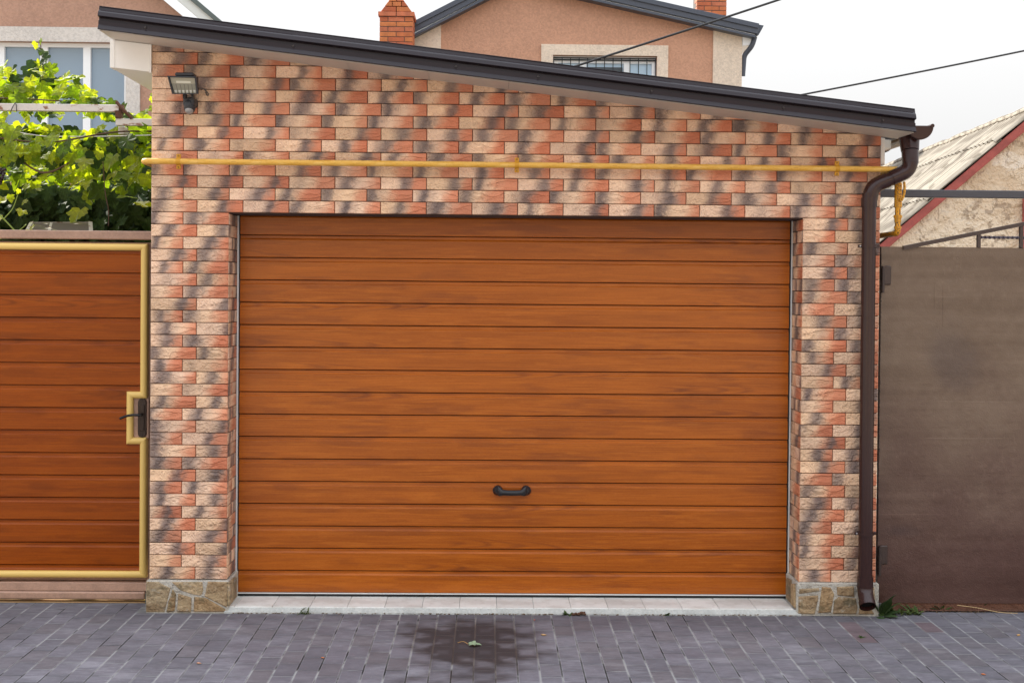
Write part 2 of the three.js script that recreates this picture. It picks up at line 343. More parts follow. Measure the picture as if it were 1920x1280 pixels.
{ // stone plinths
  const mortar = mat({ color: hex(200, 194, 182), map: rep(T.blotch, 3, 3), bumpMap: rep(T.rough, 5, 5), bumpScale: 0.008, roughness: 0.95 });
  T.stone = tex(1024, 1024, (u, v) => { const n = pfbm(u, v, 6, 6), f = pfbm(u + 0.2, v + 0.6, 48, 3); let c = mix3([144, 122, 92], [172, 152, 120], sst(0.3, 0.7, n)); c = mix3(c, [98, 90, 68], sst(0.55, 0.75, pfbm(u + 0.5, v + 0.1, 9, 5)) * 0.6); c = mix3(c, [176, 172, 164], sst(0.66, 0.8, pfbm(u + 0.7, v + 0.3, 14, 5)) * 0.5); return c.map((q) => q + (f - 0.5) * 34); });
  const sm = [[1, 0.97, 0.96], [1.08, 0.99, 0.9], [0.86, 0.85, 0.86], [1.06, 1.02, 1.0]].map((k) => mat({ map: rep(T.stone, 2.2, 2.2), color: new THREE.Color(...k), bumpMap: rep(T.rough, 2.2, 2.2), bumpScale: 0.012, roughness: 0.9 }));
  const hull = (pts) => { pts = pts.slice().sort((a, b) => a[0] - b[0] || a[1] - b[1]); const cr = (o, a, b) => (a[0] - o[0]) * (b[1] - o[1]) - (a[1] - o[1]) * (b[0] - o[0]); const half = (l) => { const h = []; for (const p of l) { while (h.length > 1 && cr(h[h.length - 2], h[h.length - 1], p) <= 0) h.pop(); h.push(p); } h.pop(); return h; }; return half(pts).concat(half(pts.slice().reverse())); };
  const stones = (p, list, map, u0) => list.forEach((s, i) => part('stone', plate(hull(s), -0.03, rr(0.002, 0.009), 0.006, (x, y) => [x + u0 + i * 0.37, y + i * 0.21], map), sm[Math.floor(hash(i, u0 * 10 + 3) * 4)], p));
  const pl = part('plinth', [cbx(-0.012, -0.01, -0.25, 0.43, BASE - 0.002, 0.02, 0.006)], mortar, garage);
  stones(pl, [
    [[-0.01, 0.002], [0.09, 0.002], [0.1, 0.05], [0.122, 0.132], [0.055, 0.166], [-0.01, 0.168]],
    [[0.1, 0.004], [0.142, 0.01], [0.15, 0.1], [0.132, 0.126], [0.11, 0.06]],
    [[0.122, 0.166], [0.17, 0.12], [0.24, 0.096], [0.283, 0.09], [0.297, 0.12], [0.29, 0.168]],
    [[0.156, 0.006], [0.23, 0.006], [0.232, 0.082], [0.162, 0.103]],
    [[0.243, 0.006], [0.412, 0.006], [0.412, 0.022], [0.305, 0.082], [0.246, 0.086]],
    [[0.302, 0.088], [0.345, 0.072], [0.42, 0.03], [0.424, 0.166], [0.318, 0.168]]], (x, y, h) => [x, y, h + 0.022], 0);
  stones(pl, [[[0.0, 0.036], [0.1, 0.036], [0.09, 0.165], [0.0, 0.165]], [[0.115, 0.036], [0.2, 0.036], [0.2, 0.15], [0.105, 0.166]]].map((s) => s.map(([x, y]) => [x - 0.02, y])), (x, y, h) => [0.432 + h, y, -x], 2);
  const pr = part('plinth', [cbx(OR - 0.015, -0.01, -0.25, W + 0.012, BASE + 0.001, 0.02, 0.006)], mortar, garage);
  const q = (x, y) => [3.486 + (x - 235) / 4 / 350, 0.006 + (755 - y) / 4 / 350];
  stones(pr, [
    [q(243, 562), q(390, 555), q(394, 578), q(240, 600)], [q(236, 620), q(385, 610), q(386, 640), q(361, 754), q(236, 750)],
    [q(412, 545), q(480, 550), q(508, 600), q(484, 740), q(386, 745), q(402, 620)], [q(525, 545), q(655, 540), q(658, 620), q(530, 608)],
    [q(506, 650), q(540, 620), q(668, 630), q(684, 700), q(672, 750), q(500, 748)], [q(700, 700), q(790, 715), q(815, 752), q(692, 754)], [q(680, 560), q(812, 548), q(818, 690), q(694, 660)]], (x, y, h) => [x, y, h + 0.022], 1);
  stones(pr, [[[0.0, 0.036], [0.08, 0.036], [0.085, 0.15], [0.01, 0.165]], [[0.1, 0.036], [0.21, 0.036], [0.21, 0.155], [0.1, 0.165]]].map((s) => s.map(([x, y]) => [-x + 0.005, y])), (z, y, h) => [OR - 0.017 - h, y, z], 3);
}

// wood print of the door and of the gate
T.wood = tex(2048, 2048, (u, v) => {
  const x = u * 3.6, y = v * 2.1, row = Math.floor(v * 17), yy = v * 17 - row, o = (row % 4) * 5.3 + (row * 0.31);
  const wob = fbm(x * 1.4 + o, y * 6 + o, 4) - 0.5;
  const fib = fbm(x * 5 + o * 3, yy * 44 + wob * 11, 5) - 0.5, tone = fbm(x * 1.7 + o * 2, yy * 2.2 + o, 4) - 0.5;
  const knot = sst(0.6, 0.76, fbm(x * 3.1 + o * 1.7, yy * 2.1 + o * 2.3, 3));
  // flame figure in stretches
  const fl = sst(0.52, 0.68, fbm(x * 1.15 + o * 2.9, o * 3.1, 2));
  const yc = yy - 0.45 - 0.2 * Math.sin(x * 2 + o), ph = x * 11 + yc * yc * 60 + wob * 10, flame = Math.pow(0.5 + 0.5 * Math.sin(ph * 2.4), 3) * fl * Math.exp(-yc * yc * 10);
  let c = [165, 88, 21];
  c = c.map((k, i) => k + fib * [40, 28, 14][i] + tone * [30, 21, 10][i]);
  c = mix3(c, [120, 60, 26], clamp(knot * 0.3 + flame * 0.5));
  c = mix3(c, [186, 106, 34], sst(0.5, 0.75, fbm(x * 7.3 + 31 + o, yy * 9 + 7, 5)) * 0.45);
  return c.map((k) => k + (noise(x * 160, y * 900) - 0.5) * 12);
});
const woodMat = (dx, k, rough = 0.28, spec = 0.7) => { const t = T.wood.clone(); t.repeat.set(1 / 3.6, 1 / 2.1); t.offset.set(dx, 0); t.needsUpdate = true; return new THREE.MeshPhysicalMaterial({ map: t, color: new THREE.Color(...k), specularIntensity: spec, roughness: rough, bumpMap: rep(T.smear, 0.5, 2), bumpScale: 0.0006 }); };
const SP = 0.1235;
function slat(x0, x1, y0, z, lo = -9, hi = 9) { // one ribbed panel: lip in the groove, bevel that catches the sky, flat face
  const h = SP, g = sweepX([[y0, z - 0.02], [y0 + 0.0015, z - 0.003], [y0 + 0.004, z], [y0 + h - 0.026, z], [y0 + h - 0.0245, z - 0.0006], [y0 + h - 0.0185, z - 0.0066], [y0 + h - 0.0165, z - 0.0072], [y0 + h - 0.0034, z - 0.0072], [y0 + h - 0.0034, z - 0.02], [y0 + h, z - 0.02]].map(([y, d]) => [clamp(y, lo, hi), d]), x0, x1);
  const p = g.attributes.position, uv = g.attributes.uv; for (let i = 0; i < p.count; i++) uv.setXY(i, p.getX(i), p.getY(i)); return g;
}
{ // roller-look sectional door
  const x0 = OL + 0.006, x1 = OR - 0.004, white = mat({ color: hex(214, 214, 212), roughness: 0.4 }), dm = woodMat(0, [0.97, 0.93, 0.8]);
  const door = part('garage_door', bx(x0 + 0.012, 0.052, DZ - 0.06, x1 - 0.014, OT + 0.03, DZ - 0.018), mat({ color: hex(52, 26, 14), roughness: 0.8 }), garage);
  for (let k = 0; k < 17; k++) part('slat', slat(x0 + 0.0115, x1 - 0.0125, 0.052 + k * SP, DZ + rr(-0.0006, 0.0006)), dm, door);
  part('door_track', bx(x0 - 0.004, 0.034, DZ - 0.05, x0 + 0.004, OT - 0.001, DZ + 0.006), white, door);
  part('door_track', bx(x1 - 0.004, 0.034, DZ - 0.05, x1 + 0.002, OT - 0.001, DZ + 0.008), white, door);
  for (const [a, b, c] of [[x1 - 0.0122, x1 - 0.0042, DZ - 0.004], [x0 + 0.0042, x0 + 0.0112, DZ - 0.01]]) part('gap_seal', bx(a, 0.034, DZ - 0.05, b, OT - 0.001, c), mat({ color: hex(20, 20, 22), roughness: 0.7 }), door);
  part('bottom_rail', cbx(x0 + 0.006, 0.0455, DZ - 0.03, x1 - 0.006, 0.0515, DZ + 0.003, 0.001), white, door);
  part('bottom_seal', bx(x0 + 0.006, 0.031, DZ - 0.03, x1 - 0.006, 0.045, DZ - 0.003), mat({ color: hex(22, 22, 24), roughness: 0.7 }), door);
  // black grip: two round ends and a bowed bar between them
  const hx = 1.943, hy = 0.6265, black = mat({ color: hex(30, 31, 36), roughness: 0.38 });
  const pts = [], ring = 14, N = 26;
  for (let i = 0; i <= N; i++) { const t = i / N * 2 - 1, a = Math.abs(t), x = t * 0.092, end = Math.sqrt(Math.max(0, 1 - Math.pow(Math.max(0, (a - 0.72) / 0.28), 2)));
    pts.push([x, -0.003 - 0.006 * (1 - t * t) + 0.006 * sst(0.6, 0.9, a), (0.0155 + 0.0135 * sst(0.5, 0.88, a)) * Math.max(0.05, end), 0.032 * (1 - Math.pow(a, 4)) + 0.008, 0.011 * Math.max(0.1, end) + 0.002]); }
  const pos = [], uv = [], at = (i, j) => { const p = pts[i], w = j / ring * Math.PI * 2; return [hx + p[0], hy + p[1] + Math.cos(w) * p[2], DZ + p[3] + Math.sin(w) * p[4]]; };
  for (let i = 0; i < N; i++) for (let j = 0; j < ring; j++) { const A = at(i, j), B = at(i + 1, j), C = at(i + 1, j + 1), D = at(i, j + 1); pos.push(...A, ...D, ...C, ...A, ...C, ...B); for (let k = 0; k < 6; k++) uv.push(0, 0); }
  const ends = [-1, 1].map((s) => cyl([hx + s * 0.077, hy + 0.014, DZ + 0.003], [hx + s * 0.077, hy + 0.014, DZ + 0.012], 0.014, 0.012, 18));
  const flange = [-1, 1].map((s) => cyl([hx + s * 0.078, hy - 0.0005, DZ + 0.0015], [hx + s * 0.074, hy - 0.0005, DZ + 0.024], 0.0285, 0.018, 24));
  part('handle', [flat(pos, uv), ...ends, ...flange], black, door);
}
{ // tiled threshold
  const concrete = mat({ color: hex(200, 202, 198), map: rep(T.blotch, 2, 2), bumpMap: rep(T.rough, 3, 3), bumpScale: 0.004, roughness: 0.9 });
  const g = sweepX([[-0.02, 0.03], [0.006, 0.026], [0.016, 0.017], [0.026, 0.008], [0.026, -0.3]], OL - 0.01, OR + 0.01);
  const th = part('threshold', g, concrete, garage);
  T.ceramic = tex(512, 512, (u, v) => { const n = pfbm(u, v, 7, 5); return mix3([230, 231, 228], [208, 207, 202], sst(0.4, 0.7, n) * 0.8 + 0.4 * sst(0.7, 0.8, pfbm(u, v, 40, 2))); });
  const tm = [0.95, 1, 0.9].map((k) => mat({ map: rep(T.ceramic, 1.3, 1.3), color: new THREE.Color(k, k, k * 0.985), roughness: 0.45 }));
  for (let i = 0; i < 17; i++) { const a = Math.max(OL + 0.012, 0.258 + i * 0.2005), b = Math.min(OR - 0.012, 0.258 + (i + 1) * 0.2005); if (b - a < 0.03) continue; const dy = rr(-0.0008, 0.0008); part('tile', plate(rect(a + 0.0014, -0.004, b - 0.0014, 0.255), 0.02, 0.031, 0.0015, (x, z) => [x, z], (x, z, h) => [x, h + dy, -z]), tm[i % 3], th); }
}
{ // mono-pitch roof with ribbed metal verge, soffit and boxed eaves
  const brown = new THREE.MeshPhysicalMaterial({ color: hex(36, 27, 31), roughness: 0.24, specularIntensity: 0.62 }), taupe = mat({ color: hex(198, 188, 174), roughness: 0.5 }), white = mat({ color: hex(243, 240, 233), roughness: 0.45 });
  const X1 = -0.2, X2 = 4.004, dy = (x) => eave(x);
  const roof = part('roof', sweepX([[0.118, 0.268], [0.118, -5.3], [0.1, -5.3], [0.1, 0.262]], X1 + 0.004, X2 - 0.004, dy, true), brown, garage);
  const prof = [[0.0, 0.262], [-0.003, 0.289], [0.0, 0.293], [0.02, 0.281], [0.024, 0.2785], [0.045, 0.2775], [0.0475, 0.266], [0.06, 0.265], [0.0655, 0.29], [0.068, 0.292], [0.088, 0.283], [0.094, 0.277], [0.1, 0.27], [0.122, 0.262], [0.124, 0.25]];
  const cuts = [X1, 0.79, 1.765, 2.74, 3.702, X2];
  for (let i = 0; i < 5; i++) { const e = (i % 2 ? 0.0012 : 0), p = prof.map(([y, z]) => [y, z + e]); part('fascia_panel', sweepX(p.concat([[0.1, 0.2475 + e], [0.012, 0.2475 + e]]), cuts[i], cuts[i + 1] + (i < 4 ? 0.02 : 0), dy, true), brown, roof); }
  for (const x of [0.04, 0.794, 1.628, 2.05, 2.633, 3.316, 3.833]) part('screw', cyl([x, eave(x) + 0.038, 0.276], [x, eave(x) + 0.038, 0.287], 0.0065, 0.0045, 8), mat({ color: hex(70, 66, 66), metalness: 0.6, roughness: 0.4 }), roof);
  for (let i = 0, a = -0.2; a < 3.99; i++, a += 0.42) { const b = Math.min(4.0, a + 0.42); part('soffit_panel', sweepX([[0.0, 0.2605], [-0.004, 0.2605], [-0.004, -0.006], [0.0, -0.006]].reverse(), a + 0.0006, b - 0.0006, dy, true), taupe, roof); }
  // boxed eave on the left, its underside running back along the side wall
  part('eave_box', [plate([[-0.212, 2.899], [0.001, 2.877], [0.001, eave(0) - 0.006], [-0.212, eave(-0.212) - 0.006]], -5.2, 0.02, 0.002)], white, roof);
  part('corner_trim', bx(-0.2145, 2.897, -0.06, -0.19, 3.045, 0.0225), white, roof); part('corner_trim', bx(-0.006, 2.872, 0.0205, 0.0035, 3.022, 0.0235), white, roof);
  part('eave_box', [plate([[W + 0.002, 2.43], [W + 0.026, 2.43], [W + 0.026, eave(W + 0.026) - 0.006], [W + 0.002, eave(W) - 0.006]], -5.2, -0.02, 0.002), plate([[W + 0.0265, 2.53], [3.985, 2.525], [3.985, eave(3.985) - 0.006], [W + 0.0265, eave(W + 0.0265) - 0.006]], -5.2, -0.07, 0.002)], white, roof);
}

// ================================================================ THINGS ON THE GARAGE WALL
const brownPlastic = new THREE.MeshPhysicalMaterial({ color: hex(52, 31, 29), roughness: 0.22, specularIntensity: 0.8 });
{ // gutter and downpipe
  const d = thing('drainpipe', 'dark brown plastic downpipe and gutter on the right edge of the brick garage', 'drainpipe', [3.83, 0, 0.07]);
  const half = (r, n = 14) => { const o = []; for (let i = 0; i <= n; i++) { const a = Math.PI + Math.PI * i / n; o.push([Math.cos(a) * r, Math.sin(a) * r]); } return o; };
  const gx = 4.083, gy = 2.622, pos = [], uv = [], A = half(0.066), B = half(0.0635);
  const q = (a, b, z0, z1) => { pos.push(gx + a[0], gy + a[1], z0, gx + b[0], gy + b[1], z0, gx + b[0], gy + b[1], z1, gx + a[0], gy + a[1], z0, gx + b[0], gy + b[1], z1, gx + a[0], gy + a[1], z1); for (let k = 0; k < 6; k++) uv.push(0, 0); };
  for (let i = 0; i < 14; i++) { q(A[i], A[i + 1], 0.1, -5.2); q(B[i + 1], B[i], 0.1, -5.2); }
  const cap = half(0.07, 18).map(([x, y]) => [gx + x, gy + y]); cap.push([gx + 0.07, gy + 0.004], [gx - 0.07, gy + 0.004]);
  part('gutter', [flat(pos, uv), cyl([gx + 0.062, gy + 0.003, 0.125], [gx + 0.062, gy + 0.003, -5.2], 0.0105, 0.0105, 12)], brownPlastic, d);
  part('gutter_end_cap', [plate(cap, 0.095, 0.118, 0.003)], brownPlastic, d);
  part('gutter_joint', [...[-0.55, -1.6].map((z) => plate(half(0.072, 18).map(([x, y]) => [gx + x, gy + y]), z - 0.09, z, 0.004))], brownPlastic, d);
  part('outlet', [cyl([4.05, 2.58, 0.03], [4.05, 2.5, 0.05], 0.056, 0.047, 24), cyl([4.05, 2.5, 0.05], [4.05, 2.432, 0.06], 0.0445, 0.0425, 24)], brownPlastic, d);
  const R = 0.0375;
  part('elbow', bentTube([[4.05, 2.455, 0.06], [4.046, 2.395, 0.062], [3.945, 2.35, 0.066]], 0.0405, 0.045, 24), brownPlastic, d);
  part('pipe', [cyl([3.99, 2.37, 0.064], [3.88, 2.32, 0.068], R, R, 24)], brownPlastic, d);
  part('elbow', bentTube([[3.925, 2.341, 0.067], [3.842, 2.304, 0.069], [3.83, 2.225, 0.07]], 0.0405, 0.045, 24), brownPlastic, d);
  part('pipe', [cyl([3.828, 2.27, 0.07], [3.832, 0.2, 0.07], R, R, 32)], brownPlastic, d);
  part('collar', [cyl([3.828, 2.245, 0.07], [3.828, 2.195, 0.07], 0.0425, 0.0425, 32)], brownPlastic, d);
  part('collar', [cyl([3.832, 0.225, 0.07], [3.832, 0.165, 0.07], 0.0425, 0.043, 32)], brownPlastic, d);
  const shoe = part('outlet_shoe', [...bentTube([[3.832, 0.2, 0.07], [3.832, 0.142, 0.072], [3.829, 0.086, 0.128]], 0.0405, 0.03, 28), cyl([3.829, 0.098, 0.116], [3.8285, 0.078, 0.136], 0.044, 0.044, 28, true), cyl([3.8285, 0.078, 0.136], [3.829, 0.098, 0.116], 0.0395, 0.0395, 28, true)], brownPlastic, d);
  part('outlet_mouth', cyl([3.829, 0.0945, 0.1195], [3.829, 0.0935, 0.1205], 0.039, 0.039, 28), mat({ color: hex(8, 6, 6), roughness: 1 }), d);
  for (const y of [1.988, 0.455]) {
    const b = part('bracket', [cyl([3.83, y - 0.0085, 0.07], [3.83, y + 0.0085, 0.07], 0.0445, 0.0445, 32), cbx(3.772, y - 0.0085, 0.058, 3.796, y + 0.0085, 0.076, 0.002), cbx(3.864, y - 0.0085, 0.058, 3.888, y + 0.0085, 0.076, 0.002), bx(3.818, y - 0.006, 0, 3.842, y + 0.006, 0.036)], brownPlastic, d);
    part('screw', cyl([3.782, y, 0.075], [3.782, y, 0.08], 0.005, 0.004, 8), mat({ color: hex(190, 190, 195), metalness: 0.8, roughness: 0.35 }), b);
  }
}
{ // gas pipe
  T.gas = tex(512, 256, (u, v) => { const n = pfbm(u, v, 8, 5); return mix3([220, 168, 66], [229, 183, 92], sst(0.3, 0.7, n)).map((q, i) => q - [30, 30, 16][i] * sst(0.68, 0.78, pfbm(u + 0.3, v, 20, 4))); });
  T.oldGas = tex(256, 256, (u, v) => mix3([222, 156, 30], [84, 58, 44], sst(0.54, 0.6, pfbm(u, v, 7, 4))));
  const ym = mat({ map: rep(T.gas, 6, 1), roughness: 0.5 }), om = mat({ map: rep(T.oldGas, 3, 3), roughness: 0.55 });
  const g = thing('gas_pipe', 'yellow gas pipe running across the brick wall above the garage door', 'gas pipe', [0, 2.4, 0.045]);
  part('pipe', bentTube([[-0.03, 2.402, -1.4], [-0.03, 2.402, 0.045], [2, 2.402, 0.045], [3.99, 2.4, 0.045], [3.99, 2.4, -1.4]], 0.0155, 0.028, 14), ym, g);
  for (const x of [0.155, 1.949, 3.662]) { const c = part('pipe_clamp', [cyl([x - 0.011, 2.402, 0.045], [x + 0.011, 2.402, 0.045], 0.018, 0.018, 16), cbx(x - 0.0115, 2.363, 0.03, x + 0.0115, 2.388, 0.042, 0.002), cbx(x - 0.0115, 2.416, 0.03, x + 0.0115, 2.441, 0.042, 0.002)], mat({ color: hex(204, 146, 28), roughness: 0.5 }), g); part('bolt', [cyl([x, 2.372, 0.041], [x, 2.372, 0.047], 0.005, 0.005, 6), cyl([x, 2.432, 0.041], [x, 2.432, 0.047], 0.005, 0.005, 6)], mat({ color: hex(150, 110, 40), metalness: 0.5, roughness: 0.5 }), c); }
  const v = thing('gas_valve', 'rust flecked yellow gas valve pipe beside the downpipe bend', 'gas valve', [4.005, 2.05, 0.0]);
  part('riser', [...bentTube([[4.005, 2.395, 0.0], [4.005, 2.06, 0.0], [4.005, 2.06, -1.3]], 0.0155, 0.03, 14), cyl([4.005, 2.085, 0], [4.005, 2.098, 0], 0.019, 0.019, 14)], om, v);
  part('valve_body', [cyl([4.005, 2.2, 0], [4.005, 2.226, 0], 0.021, 0.021, 6), cyl([4.005, 2.226, 0], [4.005, 2.265, 0], 0.02, 0.02, 14), cyl([4.005, 2.265, 0], [4.005, 2.33, 0], 0.019, 0.021, 6), cyl([4.005, 2.24, 0.0], [4.014, 2.24, 0.034], 0.01, 0.01, 10), cyl([4.005, 2.143, 0], [4.005, 2.158, 0], 0.0225, 0.0225, 14), cyl([4.005, 2.12, 0], [4.005, 2.143, 0], 0.019, 0.019, 8)], om, v);
  part('valve_lever', tube([[4.014, 2.24, 0.034], [4.022, 2.256, 0.036], [4.028, 2.29, 0.036], [4.026, 2.335, 0.034]], 0.007, 14, 8), om, v);
}
{ // floodlight with motion sensor
  const f = thing('floodlight', 'black floodlight with motion sensor on the upper left of the brick wall', 'floodlight', [0.215, 2.69, 0]);
  const dark = mat({ color: hex(44, 44, 48), roughness: 0.5 });
  const fr = (pts, z) => pts.map(([x, y]) => [x, y, z]);
  const A = fr([[0.128, 2.832], [0.276, 2.83], [0.281, 2.744], [0.146, 2.742]], 0.15), B = [[0.165, 2.845, 0.06], [0.262, 2.845, 0.06], [0.262, 2.76, 0.05], [0.17, 2.76, 0.05]];
  const pos = [], tri = (...p) => p.forEach((v) => pos.push(...v)), quad = (a, b, c, d) => { tri(a, b, c); tri(a, c, d); };
  const tilt = (p) => [p[0], p[1], p[2] + (p[1] - 2.74) * 0.35];
  const At = A.map(tilt), mid = (k, z) => At.map((p) => [mix(p[0], 0.208, k), mix(p[1], 2.787, k), p[2] + z]);
  const I = mid(0.1, 0.001), I2 = mid(0.14, -0.012);
  for (let i = 0; i < 4; i++) { const j = (i + 1) % 4; quad(At[i], B[i], B[j], At[j]); quad(At[j], I[j], I[i], At[i]); quad(I[j], I2[j], I2[i], I[i]); }
  quad(B[0], B[3], B[2], B[1]);
  const g0 = new THREE.BufferGeometry(); g0.setAttribute('position', new THREE.Float32BufferAttribute(pos, 3)); g0.computeVertexNormals();
  part('lamp_housing', [metre(g0), cbx(0.165, 2.832, 0.1, 0.262, 2.852, 0.176, 0.006), bx(0.205, 2.78, 0.0, 0.235, 2.8, 0.06)], dark, f);
  const gl = I2.map((p) => p), g1 = flat([...gl[3], ...gl[2], ...gl[1], ...gl[3], ...gl[1], ...gl[0]], [0, 0, 1, 0, 1, 1, 0, 0, 1, 1, 0, 1]);
  T.lens = tex(128, 64, (u, v) => { let c = mix3([120, 116, 96], [176, 168, 140], v > 0.62 ? 0.8 : 0.3); const r = Math.abs(((u * 6) % 1) - 0.5); if (v < 0.6) c = mix3(c, [84, 80, 66], sst(0.38, 0.5, r)); if (v < 0.2) c = mix3(c, [236, 236, 226], 0.7 * sst(0.5, 0.1, r)); if (v > 0.66 && v < 0.8 && u > 0.2 && u < 0.8) c = [214, 208, 184]; return c; });
  part('glass', g1, new THREE.MeshPhysicalMaterial({ map: T.lens, roughness: 0.3, metalness: 0.2, clearcoat: 1, clearcoatRoughness: 0.08 }), f);
  part('bracket_arm', [bx(0.19, 2.728, 0.06, 0.204, 2.752, 0.1), bx(0.234, 2.728, 0.06, 0.244, 2.752, 0.1)], dark, f);
  const sens = new THREE.SphereGeometry(1, 24, 16); sens.scale(0.031, 0.046, 0.04); sens.translate(0.219, 2.692, 0.07);
  part('sensor', [sens, cbx(0.19, 2.69, 0.0, 0.248, 2.735, 0.1, 0.008)], dark, f);
  const eye = new THREE.SphereGeometry(1, 20, 12); eye.scale(0.022, 0.02, 0.028); eye.translate(0.22, 2.667, 0.083); part('sensor_lens', eye, mat({ color: hex(150, 146, 142), roughness: 0.25 }), f);
  part('cable', tube([[0.28, 2.78, 0.07], [0.29, 2.785, 0.05], [0.298, 2.775, 0.03], [0.306, 2.765, 0.02], [0.302, 2.757, 0.012], [0.293, 2.765, 0.01], [0.29, 2.79, 0.006]], 0.0035, 26, 6), mat({ color: hex(96, 90, 84), roughness: 0.6 }), f);
}

// ================================================================ LEFT GATE
const GZ = -0.2;
const paintBrown = mat({ color: hex(184, 146, 124), map: rep(T.blotch, 2.4, 2.4), roughness: 0.5, bumpMap: rep(T.grain, 6, 6), bumpScale: 0.0006 });
{
  const g = thing('wood_gate', 'wood slat gate with a yellow frame on the left of the garage', 'gate', [-0.9, 0, GZ]);
  const gx0 = -2.3, gx1 = -0.058;
  part('steel_frame', [bx(gx0, 0.118, GZ - 0.07, gx1, 1.98, GZ - 0.0305)], paintBrown, g);
  part('lintel_rail', cbx(gx0, 1.995, GZ - 0.06, -0.004, 2.041, GZ + 0.012, 0.003), paintBrown, g);
  const wm = woodMat(0.37, [0.66, 0.5, 0.1], 0.3, 0.45);
  for (let k = 0, y = 0.08; k < 16; k++, y += SP) { if (y + SP < 0.17 || y > 1.93) continue; const notch = y < 1.14 && y + SP > 0.9, zz = GZ - 0.005 + rr(-0.0005, 0.0005), gs = [slat(gx0, notch ? -0.152 : -0.1, y + 0.002, zz, 0.15, 1.957)]; if (notch && y + SP > 1.15) gs.push(slat(-0.152, -0.1, y + 0.002, zz, 1.144, 9)); if (notch && y < 0.88) gs.push(slat(-0.152, -0.1, y + 0.002, zz, 0, 0.89)); part('slat', gs, wm, g); }
  const yel = mat({ color: hex(224, 188, 106), roughness: 0.42, bumpMap: rep(T.smear, 1, 1), bumpScale: 0.0003 });
  // half-round trim with mitred ends: path in the gate's plane
  const trim = (a, b, ma, mb) => { // from a to b; ma, mb = how far each end is cut back on the outer/inner side
    const d = [b[0] - a[0], b[1] - a[1]], l = Math.hypot(...d), ux = d[0] / l, uy = d[1] / l, nx = -uy, ny = ux, r = 0.019, N = 10, P = [], uv = [];
    const at = (i, e) => { const w = Math.PI * i / N, s = Math.cos(w) * r, h = Math.sin(w) * 0.017 + 0.002, base = e ? b : a, k = e ? -mb * s : ma * s; return [base[0] + nx * s + ux * k, base[1] + ny * s + uy * k, GZ + h]; };
    for (let i = 0; i < N; i++) { const A = at(i, 0), B = at(i, 1), C = at(i + 1, 1), D = at(i + 1, 0); P.push(...A, ...C, ...B, ...A, ...D, ...C); for (let k = 0; k < 6; k++) uv.push(0, 0); }
    const dn = [0, N].map((i) => [at(i, 0), at(i, 1)]); for (const [A, B] of dn) { const A2 = [A[0], A[1], GZ - 0.03], B2 = [B[0], B[1], GZ - 0.03]; P.push(...A, ...B, ...B2, ...A, ...B2, ...A2); for (let k = 0; k < 6; k++) uv.push(0, 0); }
    const gg = flat(P, uv); return gg;
  };
  const V = [[gx0, 1.951], [-0.085, 1.953], [-0.085, 1.143], [-0.159, 1.143], [-0.159, 0.891], [-0.085, 0.891], [-0.085, 0.156], [gx0, 0.153]];
  for (let i = 0; i < 7; i++) {
    const turn = (k) => { if (k <= 0 || k >= 7) return 0; const p = V[k - 1], q = V[k], s = V[k + 1], cr = (q[0] - p[0]) * (s[1] - q[1]) - (q[1] - p[1]) * (s[0] - q[0]); return Math.sign(cr); };
    part('trim', trim(V[i], V[i + 1], turn(i) * 0.985, turn(i + 1) * 0.985), yel, g);
  }
  part('lock_plate', bx(-0.142, 0.905, GZ - 0.03, -0.06, 1.128, GZ - 0.004), paintBrown, g);
  const bz = GZ + 0.008, bronze = mat({ color: hex(52, 38, 30), roughness: 0.4, metalness: 0.35 }), steel = mat({ color: hex(24, 24, 28), roughness: 0.22, metalness: 0.3 });
  const s = new THREE.Shape(); const cx = -0.093, w = 0.02, y0 = 0.912, y1 = 1.122; s.moveTo(cx - w, y0 + w); s.absarc(cx, y0 + w, w, Math.PI, 2 * Math.PI, false); s.lineTo(cx + w, y1 - w); s.absarc(cx, y1 - w, w, 0, Math.PI, false);
  const plateG = metre(new THREE.ExtrudeGeometry(s, { depth: 0.008, bevelEnabled: true, bevelSize: 0.003, bevelThickness: 0.003, bevelSegments: 2, curveSegments: 10 }).translate(0, 0, bz - 0.012));
  const h = part('handle_plate', [plateG, cbx(cx - 0.014, 0.945, bz - 0.002, cx + 0.014, 1.09, bz + 0.004, 0.002), cbx(cx - 0.011, 0.955, bz + 0.003, cx + 0.01, 0.961, bz + 0.006, 0.001)], bronze, g);
  part('lever', [cyl([cx, 1.037, bz], [cx, 1.037, bz + 0.045], 0.009, 0.008, 14), tube([[cx, 1.037, bz + 0.045], [-0.112, 1.038, bz + 0.048], [-0.14, 1.037, bz + 0.047], [-0.168, 1.031, bz + 0.044], [-0.198, 1.019, bz + 0.04]], 0.0068, 20, 12), new THREE.SphereGeometry(0.0074, 12, 8).translate(-0.198, 1.019, bz + 0.04)], steel, h);
  for (const y of [0.922, 1.112]) part('screw', cyl([cx, y, bz - 0.001], [cx, y, bz + 0.002], 0.004, 0.003, 10), bronze, h);
  part('bottom_rail', cbx(gx0, 0.064, GZ - 0.06, -0.03, 0.113, GZ + 0.012, 0.004), paintBrown, g);
  part('bottom_rail', [cbx(gx0, 0.018, GZ - 0.06, -0.068, 0.0625, GZ + 0.018, 0.008)], paintBrown, g);
  part('sill', [bx(gx0, -0.02, GZ - 0.1, -0.012, 0.004, GZ + 0.005)], mat({ color: hex(196, 160, 112), map: rep(T.blotch, 3, 3), roughness: 0.9 }), g);
  single('gate_stop', cbx(-0.066, -0.01, GZ - 0.07, -0.031, 0.061, GZ + 0.03, 0.006), mat({ color: hex(60, 66, 52), map: rep(T.blotch, 6, 6), roughness: 0.85 }), 'small dark green gate stop between the bottom gate rail and the stone plinth', 'gate stop', [-0.048, 0, GZ]);
}

